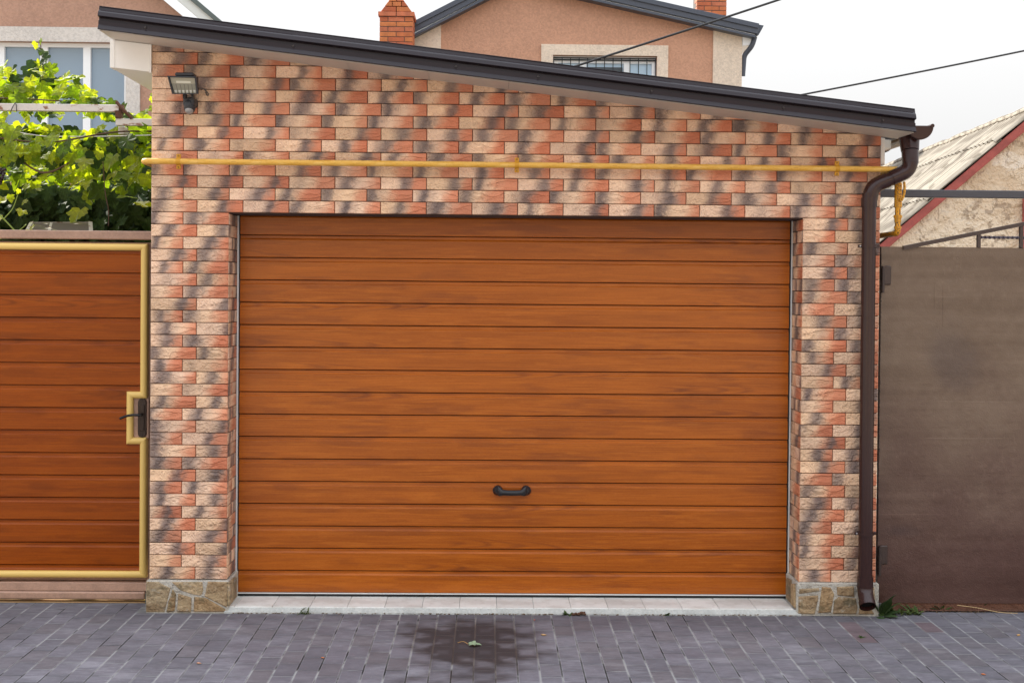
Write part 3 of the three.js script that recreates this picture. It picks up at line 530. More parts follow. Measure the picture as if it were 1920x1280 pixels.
// ================================================================ RIGHT GATE
{
  const g = thing('steel_gate', 'brown painted sheet steel gate on the right of the garage', 'gate', [4.6, 0, -0.08]);
  T.gatePaint = tex(1024, 1024, (u, v) => {
    const n = fbm(u * 5, v * 4, 5) - 0.5, s = fbm(u * 3, v * 60, 4) - 0.5, t = fbm(u * 60 + n * 4, v * 60, 3) - 0.5;
    let c = mix3([78, 53, 46], [106, 87, 71], sst(0.1, 0.8, v + n * 0.6));
    c = mix3(c, [78, 66, 62], 0.4 * sst(1, 0.1, Math.hypot((u - 0.17 - (0.7 - v) * 0.25) / 0.09, (v - 0.7) / 0.16) + n * 2.2));
    c = mix3(c, [66, 48, 46], 0.6 * sst(1, 0.2, Math.hypot((u - 0.06) / 0.08, (v - 0.22) / 0.03) + n));
    const line = (v0, u0, u1, k, w = 0.0012) => k * sst(w, 0, Math.abs(v - v0 - 0.004 * (fbm(u * 9, v0 * 90, 2) - 0.5))) * sst(u0, u0 + 0.02, u) * sst(u1, u1 - 0.05, u), col = (u0, v0, v1, k) => k * sst(0.0009, 0, Math.abs(u - u0 - 0.004 * (fbm(v * 9, u0 * 90, 2) - 0.5))) * sst(v0, v0 + 0.02, v) * sst(v1, v1 - 0.03, v);
    const m = line(0.575, 0.14, 0.36, 22) + line(0.475, 0.11, 0.34, 26) + line(0.265, 0.0, 0.2, 16) + line(0.86, 0.13, 0.21, 20) + col(0.155, 0.77, 0.9, -30) + col(0.135, 0.82, 0.91, -24) + 5 * sst(0.8, 0.86, noise(u * 200, v * 90)) * sst(0.5, 0.6, fbm(u * 7, v * 7, 3));
    return c.map((q) => q + s * 16 + t * 11 + n * 20 + m);
  });
  const t = T.gatePaint.clone(); t.repeat.set(1 / 2.2, 1 / 2.0); t.offset.set(-3.94 / 2.2, 0); t.needsUpdate = true;
  const paint = mat({ map: t, roughness: 0.3, bumpMap: rep(T.grain, 4, 4), bumpScale: 0.0018 }), frame = mat({ color: hex(70, 58, 54), roughness: 0.35, metalness: 0.3, bumpMap: rep(T.grain, 6, 6), bumpScale: 0.001 }), rust = mat({ color: hex(116, 78, 60), map: rep(T.blotch, 4, 4), bumpMap: rep(T.rough, 8, 8), bumpScale: 0.006, roughness: 0.9 });
  const lx = 3.942, x2 = 6.1, z = -0.08;
  { // sheet with a slightly buckled face
    const pg = new THREE.PlaneGeometry(x2 - lx, 1.945, 60, 60); pg.translate((x2 + lx) / 2, 0.046 + 1.945 / 2, z); const p = pg.attributes.position;
    for (let i = 0; i < p.count; i++) { const e = Math.min((p.getX(i) - lx) * 6, 1) * Math.min((1.991 - p.getY(i)) * 6, 1); p.setZ(i, z + 0.008 * e * (fbm(p.getX(i) * 2.2 + 4, p.getY(i) * 1.7, 3) - 0.5)); }
    pg.computeVertexNormals();
    part('sheet', [metre(pg), bx(lx, 0.046, z - 0.03, x2, 1.991, z - 0.006)], paint, g);
  }
  part('bottom_angle', [bx(lx + 0.03, 0.012, z - 0.02, x2, 0.0455, z - 0.004), bx(lx + 0.03, 0.008, z - 0.02, x2, 0.0115, z + 0.02)], rust, g);
  const wl = []; for (let y = 0.1; y < 1.95; y += 0.0105) wl.push(new THREE.IcosahedronGeometry(rr(0.002, 0.0038), 0).translate(lx + rr(-0.001, 0.003), y, z + 0.002));
  part('weld_bead', wl, frame, g);
  for (const [y0, y1] of [[1.74, 1.884], [0.2, 0.36]]) { const b = part('hinge', [cyl([lx + 0.006, y0, z + 0.018], [lx + 0.006, y1, z + 0.018], 0.0085, 0.0085, 12), cyl([lx + 0.006, y0 + 0.07, z + 0.018], [lx + 0.006, y0 + 0.073, z + 0.018], 0.0098, 0.0098, 12)], frame, g); part('hinge_leaf', cbx(lx + 0.012, y1 - 0.1, z + 0.002, lx + 0.052, y1 + 0.002, z + 0.014, 0.004), frame, b); }
  const top = part('top_rail', [sweepX([[-0.011, z + 0.012], [0.011, z + 0.012], [0.011, z - 0.012], [-0.011, z - 0.012], [-0.011, z + 0.012]].reverse(), 4.06, x2, (x) => 1.985 + (x - 4.06) * 0.207)], frame, g);
  const prof = []; for (const x of [4.475, 4.708, 5.0, 5.3]) part('top_post', cbx(x - 0.01, 1.9905, z - 0.009, x + 0.01, 1.985 + (x - 4.06) * 0.207 - 0.009, z + 0.009, 0.002), frame, g);
  for (const [a, b] of [[4.486, 4.697], [4.719, 4.989]]) { // twisted square bar
    const P = [], uv = [], N = 60, at = (i, k) => { const x = mix(a, b, i / N), w = i / N * (b - a) / 0.05 * Math.PI + k * Math.PI / 2; return [x, 2.046 + Math.cos(w) * 0.0085, z + Math.sin(w) * 0.0085]; };
    for (let i = 0; i < N; i++) for (let k = 0; k < 4; k++) { const A = at(i, k), B = at(i + 1, k), C = at(i + 1, k + 1), D = at(i, k + 1); P.push(...A, ...C, ...B, ...A, ...D, ...C); for (let q = 0; q < 6; q++) uv.push(0, 0); }
    part('twisted_bar', flat(P, uv), mat({ color: hex(84, 76, 84), roughness: 0.22, metalness: 0.5 }), g);
  }
  single('overhead_beam', [cbx(W + 0.004, 2.277, -0.34, 6.4, 2.32, -0.3, 0.003)], mat({ color: hex(74, 74, 80), roughness: 0.4, metalness: 0.3, bumpMap: rep(T.grain, 6, 6), bumpScale: 0.001 }), 'dark grey steel beam spanning above the brown steel gate', 'beam', [5, 2.277, -0.32]);
}

// ================================================================ BACKGROUND HOUSES
const stuccoB = rep(T.grain, 2.2, 2.2);
T.soft = tex(512, 512, (u, v) => { const l = 246 + 22 * (pfbm(u, v, 4, 5) - 0.5) + 34 * (pfbm(u, v, 90, 2) - 0.5); return [l, l, l]; });
const stucco = (r, g, b) => mat({ color: hex(r, g, b), map: rep(T.soft, 0.5, 0.5), bumpMap: stuccoB, bumpScale: 0.012, roughness: 0.95 });
const glassPane = new THREE.MeshPhysicalMaterial({ color: hex(134, 154, 172), roughness: 0.06, clearcoat: 1, clearcoatRoughness: 0.03 });
const pvc = mat({ color: hex(240, 244, 247), roughness: 0.35 });
{ // pink house on the left
  const h = thing('pink_house', 'pink stucco house with a wide white window behind the grape vine', 'house', [-4, 0, -11]);
  const z = -11, s = new THREE.Shape([[-9.5, 0], [-1.45, 0], [-1.45, 4.62], [-1.95, 5.03], [-5.5, 7.95], [-9.5, 4.7]].map((p) => new THREE.Vector2(...p)));
  const wx = [[-4.96, -4.335], [-4.335, -3.745], [-3.745, -3.18]], wy0 = 3.3, wy1 = 5.04;
  s.holes.push(new THREE.Path([[-5.6, wy0], [-5.6, wy1], [-3.18, wy1], [-3.18, wy0]].map((p) => new THREE.Vector2(...p))));
  const wall = part('wall', [metre(new THREE.ExtrudeGeometry(s, { depth: 0.3, bevelEnabled: false }).translate(0, 0, z - 0.3)), bx(-9.4, 0, -19, -1.5, 4.4, z - 0.75)], stucco(188, 149, 129), h);
  part('window_surround', [bx(-5.8, wy1 + 0.002, z - 0.1, -2.99, wy1 + 0.2, z + 0.03), bx(-3.178, wy0 - 0.15, z - 0.1, -2.99, wy1, z + 0.03), bx(-5.8, wy0 - 0.15, z - 0.1, -3.18, wy0 - 0.002, z + 0.03)], stucco(220, 214, 208), h);
  const win = part('window', [bx(-5.6, wy1 - 0.055, z - 0.16, -3.18, wy1 - 0.001, z - 0.08), bx(-5.6, wy0 + 0.001, z - 0.16, -3.18, wy0 + 0.06, z - 0.08), bx(-3.232, wy0 + 0.06, z - 0.16, -3.181, wy1 - 0.055, z - 0.08), ...[-4.33, -3.745, -4.92].map((x) => bx(x - 0.05, wy0 + 0.06, z - 0.16, x + 0.05, wy1 - 0.055, z - 0.08))], pvc, h);
  for (const [a, b] of [[-5.6, -4.97], [-4.87, -4.38], [-4.28, -3.795], [-3.695, -3.232]]) part('pane', bx(a, wy0 + 0.06, z - 0.14, b, wy1 - 0.055, z - 0.13), glassPane, win);
  const v = (x0, y0, x1, y1, t, zz0, zz1) => { const d = Math.hypot(x1 - x0, y1 - y0), nx = -(y1 - y0) / d * t, ny = (x1 - x0) / d * t; return plate([[x0, y0], [x1, y1], [x1 + nx, y1 + ny], [x0 + nx, y0 + ny]], zz0, zz1, 0.004); };
  const roof = part('roof', [v(-5.6, 8.36, -1.55, 4.99, 0.06, -19, z + 0.36), v(-9.8, 4.85, -5.6, 8.36, 0.06, -19, z + 0.36)], mat({ color: hex(88, 98, 96), roughness: 0.6 }), h);
  part('verge_board', [v(-5.6, 8.2, -1.62, 4.9, 0.155, z + 0.2, z + 0.32), v(-9.8, 4.7, -5.6, 8.2, 0.155, z + 0.2, z + 0.32)], mat({ color: hex(214, 218, 216), roughness: 0.5 }), roof);
}
const chimneyBrickMats = [[206, 118, 72], [216, 130, 78], [196, 106, 68], [210, 122, 86]].map((c) => mat({ color: hex(...c), roughness: 0.8, map: rep(T.blotch, 3, 3) }));
const greyJoint = mat({ color: hex(92, 84, 80), roughness: 0.95 });
function brickStack(parent, x0, x1, z0, z1, y0, y1, top) { // courses of bricks round a shaft; the last ones step out and gather to a gable
  const C = 0.076, n = Math.round((y1 - y0) / C), j = 0.005, bm = () => pick(chimneyBrickMats);
  for (let r = 0; r < n; r++) {
    const y = y0 + r * C, w = x1 - x0, cuts = r % 2 ? [0, 0.25, 0.75, 1] : [0, 0.5, 1];
    const e = top && r === n - 1 ? 0.022 : 0;
    for (let k = 0; k < cuts.length - 1; k++) part('brick', cbx(x0 + w * cuts[k] + (k ? j : 0) - (k ? 0 : e), y + j, z1 - (r % 2 && (k === 0 || k === cuts.length - 2) ? 0.25 : 0.12), x0 + w * cuts[k + 1] - (k < cuts.length - 2 ? j : 0) + (k === cuts.length - 2 ? e : 0), y + C - j, z1 + e, 0.003), bm(), parent);
    for (const zz of r % 2 ? [[z1 - 0.26, z1 - 0.5]] : [[z1 - 0.125, z1 - 0.37], [z1 - 0.38, z1 - 0.5]]) part('brick', cbx(x1 - 0.12, y + j, zz[1], x1 + e, y + C - j, zz[0], 0.003), bm(), parent);
  }
  if (top) for (let r = 0; r < 5; r++) { const y = y1 + r * C, k = 0.02 + r * 0.055, a = x0 + k, b = x1 - k, a2 = a + 0.05, b2 = b - 0.05; if (b2 - a2 < 0.03) break; const m = r % 2 ? [0.32, 0.72] : [0.5]; const xs = [0, ...m, 1]; for (let q = 0; q < xs.length - 1; q++) { const l = (t, s) => t <= 0 ? (s ? a2 : a) : t >= 1 ? (s ? b2 : b) : mix(a, b, t); part('brick', plate([[l(xs[q], 0) + (q ? j : 0), y + j], [l(xs[q + 1], 0) - (q < xs.length - 2 ? j : 0), y + j], [l(xs[q + 1], 1) - (q < xs.length - 2 ? j : 0), y + C - j], [l(xs[q], 1) + (q ? j : 0), y + C - j]], z0, z1, 0.003), bm(), parent); } }
}
{ // terracotta house in the middle
  const h = thing('terracotta_house', 'terracotta stucco house with cream corner strips and a barred window', 'house', [3, 0, -13.5]);
  const z = -13.5, s = new THREE.Shape([[0.45, 0], [5.742, 0], [5.742, 5.73], [2.2, 6.49], [0.45, 5.6]].map((p) => new THREE.Vector2(...p)));
  s.holes.push(new THREE.Path([[2.779, 4.1], [2.779, 5.386], [4.411, 5.386], [4.411, 4.1]].map((p) => new THREE.Vector2(...p))));
  part('wall', [metre(new THREE.ExtrudeGeometry(s, { depth: 0.3, bevelEnabled: false }).translate(0, 0, z - 0.3)), bx(0.5, 0, -22, 5.7, 5.3, z - 0.8)], stucco(205, 157, 130), h);
  const cream = stucco(234, 216, 196);
  part('corner_strip', plate([[0.448, 0], [1.022, 0], [1.022, 5.86], [0.448, 5.57]], z - 0.02, z + 0.035, 0.004), cream, h);
  part('corner_strip', plate([[5.29, 0], [5.746, 0], [5.746, 5.72], [5.29, 5.815]], z - 0.02, z + 0.035, 0.004), cream, h);
  part('window_surround', [bx(2.594, 5.387, z - 0.05, 4.586, 5.552, z + 0.03), bx(2.594, 4.0, z - 0.05, 2.778, 5.386, z + 0.03), bx(4.412, 4.0, z - 0.05, 4.586, 5.386, z + 0.03)], cream, h);
  const win = part('window', [bx(2.78, 5.28, z - 0.13, 4.41, 5.385, z - 0.07), bx(2.78, 4.1, z - 0.13, 2.86, 5.28, z - 0.07), bx(4.34, 4.1, z - 0.13, 4.41, 5.28, z - 0.07), bx(3.21, 4.1, z - 0.13, 3.31, 5.28, z - 0.07), bx(3.9, 4.1, z - 0.13, 3.99, 5.28, z - 0.07)], pvc, h);
  const blue = new THREE.MeshPhysicalMaterial({ color: hex(178, 206, 228), roughness: 0.08, clearcoat: 1, clearcoatRoughness: 0.04 });
  for (const [a, b] of [[2.86, 3.21], [3.31, 3.9], [3.99, 4.34]]) part('pane', bx(a, 4.1, z - 0.12, b, 5.28, z - 0.11), blue, win);
  part('inner_sash', [bx(3.33, 4.1, z - 0.108, 3.37, 5.22, z - 0.08), bx(3.84, 4.1, z - 0.108, 3.88, 5.22, z - 0.08), bx(3.371, 5.17, z - 0.108, 3.839, 5.22, z - 0.08)], mat({ color: hex(70, 78, 84), roughness: 0.5 }), win);
  const grille = part('window_grille', [bx(2.785, 5.315, z - 0.06, 4.405, 5.335, z - 0.04), bx(2.785, 5.35, z - 0.06, 4.405, 5.362, z - 0.04)], mat({ color: hex(36, 42, 46), roughness: 0.5, metalness: 0.4 }), h);
  for (let i = 0; i < 13; i++) part('grille_bar', bx(2.785 + i * 0.1335, 4.1, z - 0.038, 2.797 + i * 0.1335, 5.36, z - 0.02), grille.material, grille);
  const slate = mat({ color: hex(74, 80, 92), roughness: 0.42, metalness: 0.15 });
  const v = (x0, y0, x1, y1, t, zz0, zz1) => { const d = Math.hypot(x1 - x0, y1 - y0), nx = -(y1 - y0) / d * t, ny = (x1 - x0) / d * t; return plate([[x0, y0], [x1, y1], [x1 + nx, y1 + ny], [x0 + nx, y0 + ny]], zz0, zz1, 0.004); };
  const roof = part('roof', [v(0.1, 5.34, 2.2, 6.45, 0.04, -22, z + 0.2), v(2.2, 6.45, 5.92, 5.66, 0.04, -22, z + 0.2)], slate, h);
  const L = [0.15, 5.435, 2.2, 6.51], R2 = [2.2, 6.51, 5.955, 5.715];
  part('verge_board', [v(...L, 0.09, z + 0.1, z + 0.21), v(...R2, 0.09, z + 0.1, z + 0.21)], slate, roof);
  part('verge_board', [v(L[0], L[1] + 0.085, L[2], L[3] + 0.085, 0.075, z + 0.1, z + 0.235), v(R2[0], R2[1] + 0.085, R2[2], R2[3] + 0.085, 0.075, z + 0.1, z + 0.235)], slate, roof);
  part('trim_strip', [v(L[0] + 0.04, L[1] - 0.035, L[2], L[3] - 0.042, 0.035, z + 0.04, z + 0.17), v(R2[0], R2[1] - 0.042, R2[2] - 0.05, R2[3] - 0.03, 0.035, z + 0.04, z + 0.17)], pvc, roof);
  part('eave_box', plate([[5.748, 5.56], [5.9, 5.575], [5.9, 5.7], [5.748, 5.72]], -20, z + 0.05, 0.003), pvc, h);
  part('gutter', [plate([[5.905, 5.72], [5.93, 5.69], [5.98, 5.71], [6.03, 5.8], [6.06, 5.86], [5.95, 5.88]].reverse().reverse(), -20, z + 0.15, 0.004)], slate, h);
  part('drainpipe', [...bentTube([[5.94, 5.7, z + 0.05], [5.9, 5.56, z + 0.05], [5.79, 5.42, z - 0.02], [5.775, 5.1, z - 0.05]], 0.04, 0.06, 12)], slate, h);
  const ch = part('chimney', bx(5.275, 5.3, -15.45, 5.765, 7.6, -15.008), greyJoint, h);
  brickStack(ch, 5.27, 5.77, -15.5, -15, 5.9, 7.1, false);
}
{ // free-standing brick chimney
  const c = thing('brick_chimney', 'orange brick chimney with a pointed top left of the terracotta house', 'chimney', [0.37, 0, -13]);
  const sh = part('shaft', [bx(0.13, 0, -13.3, 0.612, 5.88, -12.808)], greyJoint, c);
  brickStack(sh, 0.122, 0.622, -13.31, -12.8, 4.75, 4.75 + 15 * 0.076, true);
}
{ // old house with corrugated roof on the right, turned a little
  const a = 4.08 * Math.PI / 180, ex = [Math.cos(a), Math.sin(a)], dx = [Math.sin(a), -Math.cos(a)];
  const P = (s, y, d) => [6.04 + ex[0] * s + dx[0] * d, y, -7 + ex[1] * s + dx[1] * d]; // s along the gable, d into depth
  const K = 0.881, vy = (s) => 2.263 + K * s, RS = 1.6;
  const h = thing('old_house', 'old plastered house with corrugated roof and red verge board behind the brown gate', 'house', [7.5, 0, -7]);
  T.plaster = tex(1024, 1024, (u, v) => { const n = pfbm(u, v, 6, 6), r = pfbm(u + 0.4, v + 0.2, 30, 4); let c = mix3([206, 182, 154], [222, 204, 180], sst(0.3, 0.7, n)); c = mix3(c, [228, 214, 196], sst(0.64, 0.7, pfbm(u + 0.11, v + 0.63, 5, 5)) * 0.8); c = mix3(c, [136, 116, 98], sst(0.6, 0.7, r) * 0.55 * sst(0.35, 0.6, pfbm(u + 0.9, v + 0.5, 4, 3))); return c; });
  const map = (s, y, d) => P(s, y, -d);
  const wallM = mat({ map: rep(T.plaster, 0.5, 0.5), bumpMap: rep(T.rough, 1.1, 1.1), bumpScale: 0.035, roughness: 0.95 });
  part('wall', plate([[-1.1, 0], [4.5, 0], [4.5, 1.3], [RS, vy(RS) - 0.09], [-1.1, vy(-1.1) - 0.09]], -8, 0, 0, (x, y) => [x, y], map), wallM, h);
  const redM = mat({ color: hex(170, 84, 76), map: rep(T.blotch, 3, 3), roughness: 0.7 });
  part('verge_board', [plate([[-1.2, vy(-1.2) - 0.102], [RS, vy(RS) - 0.102], [RS, vy(RS) + 0.012], [-1.2, vy(-1.2) + 0.012]], 0.0, 0.06, 0.004, (x, y) => [x, y], map), plate([[RS, vy(RS) - 0.145], [4.6, 1.2], [4.6, 1.33], [RS, vy(RS) - 0.02]], 0.0, 0.06, 0.004, (x, y) => [x, y], map)], redM, h);
  part('red_post', bx(7.5, 1.6, -6.87, 7.545, 2.78, -6.83), redM, h);
  T.slate = tex(1024, 512, (u, v) => { const n = pfbm(u, v, 7, 6), ph = Math.cos(u * 8 * Math.PI * 2), st = pnoise(u * 64, v * 3, 64); let c = mix3([150, 143, 131], [116, 108, 97], sst(0.35, 0.7, n)); c = mix3(c, [62, 53, 42], clamp(sst(0.55, 0.98, 0.5 - 0.5 * Math.sin(u * 16 * Math.PI) + 0.35 * (n - 0.5)) * 0.9 + 0.4 * sst(0.6, 0.75, pfbm(u + 0.3, v + 0.3, 12, 5)) + 0.25 * sst(0.6, 0.9, st))); return c; });
  const sm = [1, 0.92, 1.05].map((k) => mat({ map: rep(T.slate, 1 / 1.2, 0.6), color: new THREE.Color(k, k, k), roughness: 0.92 }));
  const roof = part('roof', [plate([[-1.2, vy(-1.2) - 0.03], [RS, vy(RS) - 0.03], [RS, vy(RS) - 0.004], [-1.2, vy(-1.2) - 0.004]], -8, 0.03, 0, (x, y) => [x, y], map), plate([[RS, vy(RS) - 0.02], [4.6, 1.33], [4.6, 1.38], [RS, vy(RS) + 0.02]], -8, 0.03, 0, (x, y) => [x, y], map)], mat({ color: hex(150, 140, 128) }), h);
  const tiers = [[-1.3, -0.25], [-0.29, 0.53], [0.485, 1.24], [1.2, RS]];
  tiers.forEach(([s0, s1], ti) => { for (let k = 0; k < 7; k++) {
    const d0 = -0.068 + k * 1.1, d1 = d0 + 1.15, N = 60, pos = [], uv = [], lift = 0.03 + ti * 0.001 + (k % 2) * 0.004;
    const at = (i, e, b) => { const d = mix(d0, d1, i / N), s = e ? s1 : s0, w = 0.024 * Math.sin((d / 0.15) * Math.PI * 2) + lift + (e ? 0 : 0.022) - b; return P(s - w * 0.66, vy(s) + w * 0.75, d); };
    for (let i = 0; i < N; i++) { const A = at(i, 0, 0), B = at(i + 1, 0, 0), C = at(i + 1, 1, 0), D = at(i, 1, 0); pos.push(...A, ...C, ...B, ...A, ...D, ...C); const q = (j, e) => [d0 + 1.15 * j / N, (e ? s1 : s0) * 1.3]; uv.push(...q(i, 0), ...q(i + 1, 1), ...q(i + 1, 0), ...q(i, 0), ...q(i, 1), ...q(i + 1, 1));
      const E = at(i, 0, 0.008), F = at(i + 1, 0, 0.008); pos.push(...A, ...B, ...F, ...A, ...F, ...E); for (let m = 0; m < 6; m++) uv.push(d0, s0);
      if (i === 0) { const G = at(0, 1, 0.01), H = at(0, 0, 0.01); pos.push(...A, ...H, ...G, ...A, ...G, ...D); for (let m = 0; m < 6; m++) uv.push(d0, s0); } }
    part('roof_sheet', flat(pos, uv), sm[(k + ti) % 3], roof);
  } });
  const rg = []; for (let k = 0; k < 16; k++) { const p = P(RS - 0.01, vy(RS) + 0.03 + rr(-0.01, 0.012), k * 0.5), q2 = P(RS - 0.01, vy(RS) + 0.03, k * 0.5 + 0.52); rg.push(cyl(p, q2, 0.055, 0.06, 12)); }
  part('ridge_cap', rg, sm[1], roof);
}

// ================================================================ GRAPE VINE, PERGOLA, HEDGE
{
  T.oldPaint = tex(512, 256, (u, v) => { const n = pfbm(u, v, 8, 5), r = pfbm(u + 0.5, v + 0.2, 16, 5); return mix3(mix3([214, 208, 202], [188, 180, 174], n), [120, 74, 50], sst(0.6, 0.72, r) * 0.8); });
  const wp = mat({ map: rep(T.oldPaint, 1.1, 2), roughness: 0.6 }), rustM = mat({ color: hex(96, 62, 46), map: rep(T.blotch, 6, 6), roughness: 0.9 });
  const p = thing('pergola', 'rusty white painted steel pergola carrying the grape vine', 'pergola', [-1, 0, -1.2]);
  part('beam', cbx(-3.2, 2.823, -1.24, -0.51, 2.868, -1.2, 0.003), wp, p);
  part('beam', cbx(-0.532, 2.738, -1.24, 0.002, 2.782, -1.2, 0.003), wp, p);
  part('beam', cbx(-1.04, 2.664, -2.04, 0.002, 2.698, -2.0, 0.003), wp, p);
  part('joint_bracket', [bx(-0.532, 2.783, -1.236, -0.497, 2.83, -1.192), bx(-0.512, 2.82, -1.245, -0.488, 2.868, -1.196)], rustM, p);
  part('cross_beam', [cbx(-3.19, 2.78, -4.6, -3.15, 2.822, -1.1, 0.003), cbx(-0.53, 2.69, -4.6, -0.49, 2.7375, -1.25, 0.003)], wp, p);
  part('brace', tube([[-0.525, 2.885, -1.19], [-0.49, 2.845, -1.185], [-0.43, 2.782, -1.2]], 0.01, 8, 8), rustM, p);
  part('post', [cbx(-3.19, 0, -1.24, -3.15, 2.78, -1.2, 0.003), cbx(-3.19, 0, -4.6, -3.15, 2.78, -4.56, 0.003), cbx(-0.53, 0, -4.6, -0.49, 2.69, -4.56, 0.003)], wp, p);
  part('tie_wire', [tube([[-1.15, 2.872, -1.19], [-1.165, 2.84, -1.185], [-1.18, 2.81, -1.19]], 0.003, 10, 5), tube([[-1.15, 2.872, -1.19], [-1.14, 2.85, -1.185], [-1.142, 2.815, -1.19]], 0.003, 10, 5)], mat({ color: hex(70, 70, 74), roughness: 0.5, metalness: 0.5 }), p);
  part('wire', [tube([[-1.3, 2.72, -1.15], [-1.0, 2.665, -1.15], [-0.8, 2.66, -1.15], [-0.45, 2.668, -1.15], [0, 2.69, -1.16]], 0.003, 30, 5)], mat({ color: hex(200, 196, 190), roughness: 0.4 }), p);

  // five-lobed leaves, folded along the midrib
  const half = [[0.05, -0.05], [0.2, -0.17], [0.34, -0.12], [0.47, 0.02], [0.43, 0.13], [0.5, 0.2], [0.62, 0.4], [0.52, 0.46], [0.46, 0.56], [0.29, 0.56], [0.31, 0.74], [0.2, 0.82], [0.13, 0.95], [0, 1.08]];
  const leafShape = (v) => {
    const jit = (i) => 1 + 0.14 * (hash(i, v * 7 + 1) - 0.5), R = half.map(([x, y], i) => [x * jit(i), y * jit(i + 40)]), Lf = half.slice(0, -1).reverse().map(([x, y], i) => [-x * jit(i + 80), y * jit(i + 120)]);
    const out = [...R, ...Lf, [0, 0]], pos = [], uv = [], fold = 0.16 + 0.2 * hash(v, 3), curl = 0.12 + 0.25 * hash(v, 9);
    const z = ([x, y]) => [x, y - 0.4, fold * Math.abs(x) - curl * (x * x * 1.2 + (y - 0.35) * (y - 0.35)) + 0.05 * Math.sin(x * 9 + y * 7 + v)];
    const c = [0, 0.3];
    for (let i = 0; i < out.length; i++) { const a = out[i], b = out[(i + 1) % out.length]; pos.push(...z(c), ...z(a), ...z(b)); uv.push(c[0], c[1], a[0], a[1], b[0], b[1]); }
    return flat(pos, uv);
  };
  const shapes = [0, 1, 2, 3, 4].map(leafShape);
  T.leaf = tex(256, 256, (u, v) => { const x = u > 0.5 ? u - 1 : u; let vein = 0; for (const an of [0, 0.75, -0.75, 1.5, -1.5]) { const dxx = Math.sin(an), dyy = Math.cos(an), t = x * dxx + v * dyy, d = Math.abs(x * dyy - v * dxx); if (t > 0) vein = Math.max(vein, sst(0.03, 0.006, d)); } const n = pfbm(u, v, 8, 4); return [0, 0, 0].map(() => 186 + 60 * n + 22 * vein); });
  const leafM = (r, g, b, t = 0.5) => new THREE.MeshPhysicalMaterial({ color: new THREE.Color().setRGB(r, g, b), map: T.leaf, roughness: 0.75, specularIntensity: 0.35, transmission: t, thickness: 0, side: THREE.DoubleSide });
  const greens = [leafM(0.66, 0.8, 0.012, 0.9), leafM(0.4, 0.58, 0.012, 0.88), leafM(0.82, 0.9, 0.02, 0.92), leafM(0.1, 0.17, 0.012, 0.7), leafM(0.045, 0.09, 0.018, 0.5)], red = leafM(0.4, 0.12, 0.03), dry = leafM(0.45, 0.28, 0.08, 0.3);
  const vine = thing('grape_vine', 'grape vine with sunlit yellow green leaves over the wood slat gate', 'vine', [-1.2, 0, -2.5]);
  const dead = mat({ color: hex(84, 62, 48), roughness: 0.9 });
  const E = new THREE.Euler(), Q = new THREE.Quaternion();
  const pose = (hang) => { const up = rr(-0.5, 0.5); E.set(hang ? rr(-0.9, 0.5) : rr(-1.5, -0.3), rr(-0.9, 0.9), (hang ? Math.PI + rr(-0.9, 0.9) : rr(-3.1, 3.1)), 'YXZ'); Q.setFromEuler(E); return Q; };
  const leafAt = (x, y, z, s, hang, m) => { const o = new THREE.Mesh(pick(shapes), m); o.name = 'leaf'; const v = origin(vine); o.position.set(x - v.x, y - v.y, z - v.z); o.quaternion.copy(pose(hang)); o.scale.setScalar(s); vine.add(o); return o; };
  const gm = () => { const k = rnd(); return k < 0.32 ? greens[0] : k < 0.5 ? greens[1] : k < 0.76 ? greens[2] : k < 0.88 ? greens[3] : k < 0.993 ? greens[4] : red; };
  // upper fringe above the white beam
  const ridge = (x) => x < -1.05 ? mix(3.1, 3.15, (x + 1.6) / 0.55) : mix(3.15, 2.9, sst(-1.02, -0.58, x));
  let n = 0;
  for (let i = 0; i < 100; i++) { const x = rr(-1.7, -0.56), y = mix(2.86, ridge(x), Math.pow(rnd(), 0.7)); leafAt(x, y - 0.01, rr(-1.6, -1.28), rr(0.065, 0.115) * (x > -0.8 ? 0.8 : 1), rnd() < 0.45, gm()); n++; }
  for (const [x, y, s] of [[-1.08, 3.13, 0.1], [-1.03, 3.17, 0.09], [-1.05, 3.22, 0.07], [-1.09, 3.26, 0.05], [-1.06, 3.29, 0.04], [-1.14, 3.12, 0.11], [-1.0, 3.1, 0.1], [-1.02, 3.05, 0.11]]) { leafAt(x, y, rr(-1.45, -1.35), s, true, pick(greens)); n++; }
  // hanging leaves under the beam
  for (let i = 0; i < 160; i++) { const x = rr(-1.5, -0.1), low = x > -0.98 && x < -0.42 ? 2.1 + 0.28 * Math.abs(Math.sin(x * 9)) : x < -1.15 ? 2.5 : 2.42, y = mix(low, 2.74, Math.pow(rnd(), 0.62)); leafAt(x, y, y > 2.62 ? rr(-1.8, -1.35) : rr(-1.5, -0.8), rr(0.06, 0.13), rnd() < 0.75, gm()); n++; }
  for (const [x, y, s] of [[-0.44, 2.86, 0.07], [-0.4, 2.9, 0.06], [-0.37, 2.94, 0.05], [-0.43, 2.81, 0.09], [-0.35, 2.84, 0.08], [-0.33, 2.95, 0.05], [-0.5, 2.8, 0.07], [-0.36, 2.78, 0.1]]) { leafAt(x, y, rr(-1.6, -1.36), s, true, greens[Math.floor(rnd() * 3)]); n++; }
  for (; n < 298; n++) leafAt(rr(-1.5, -0.1), rr(2.2, 2.8), rr(-1.6, -0.9), rr(0.08, 0.14), rnd() < 0.4, gm());
  // the rest of the canopy behind
  const can = greens.slice(0, 5).map(() => []);
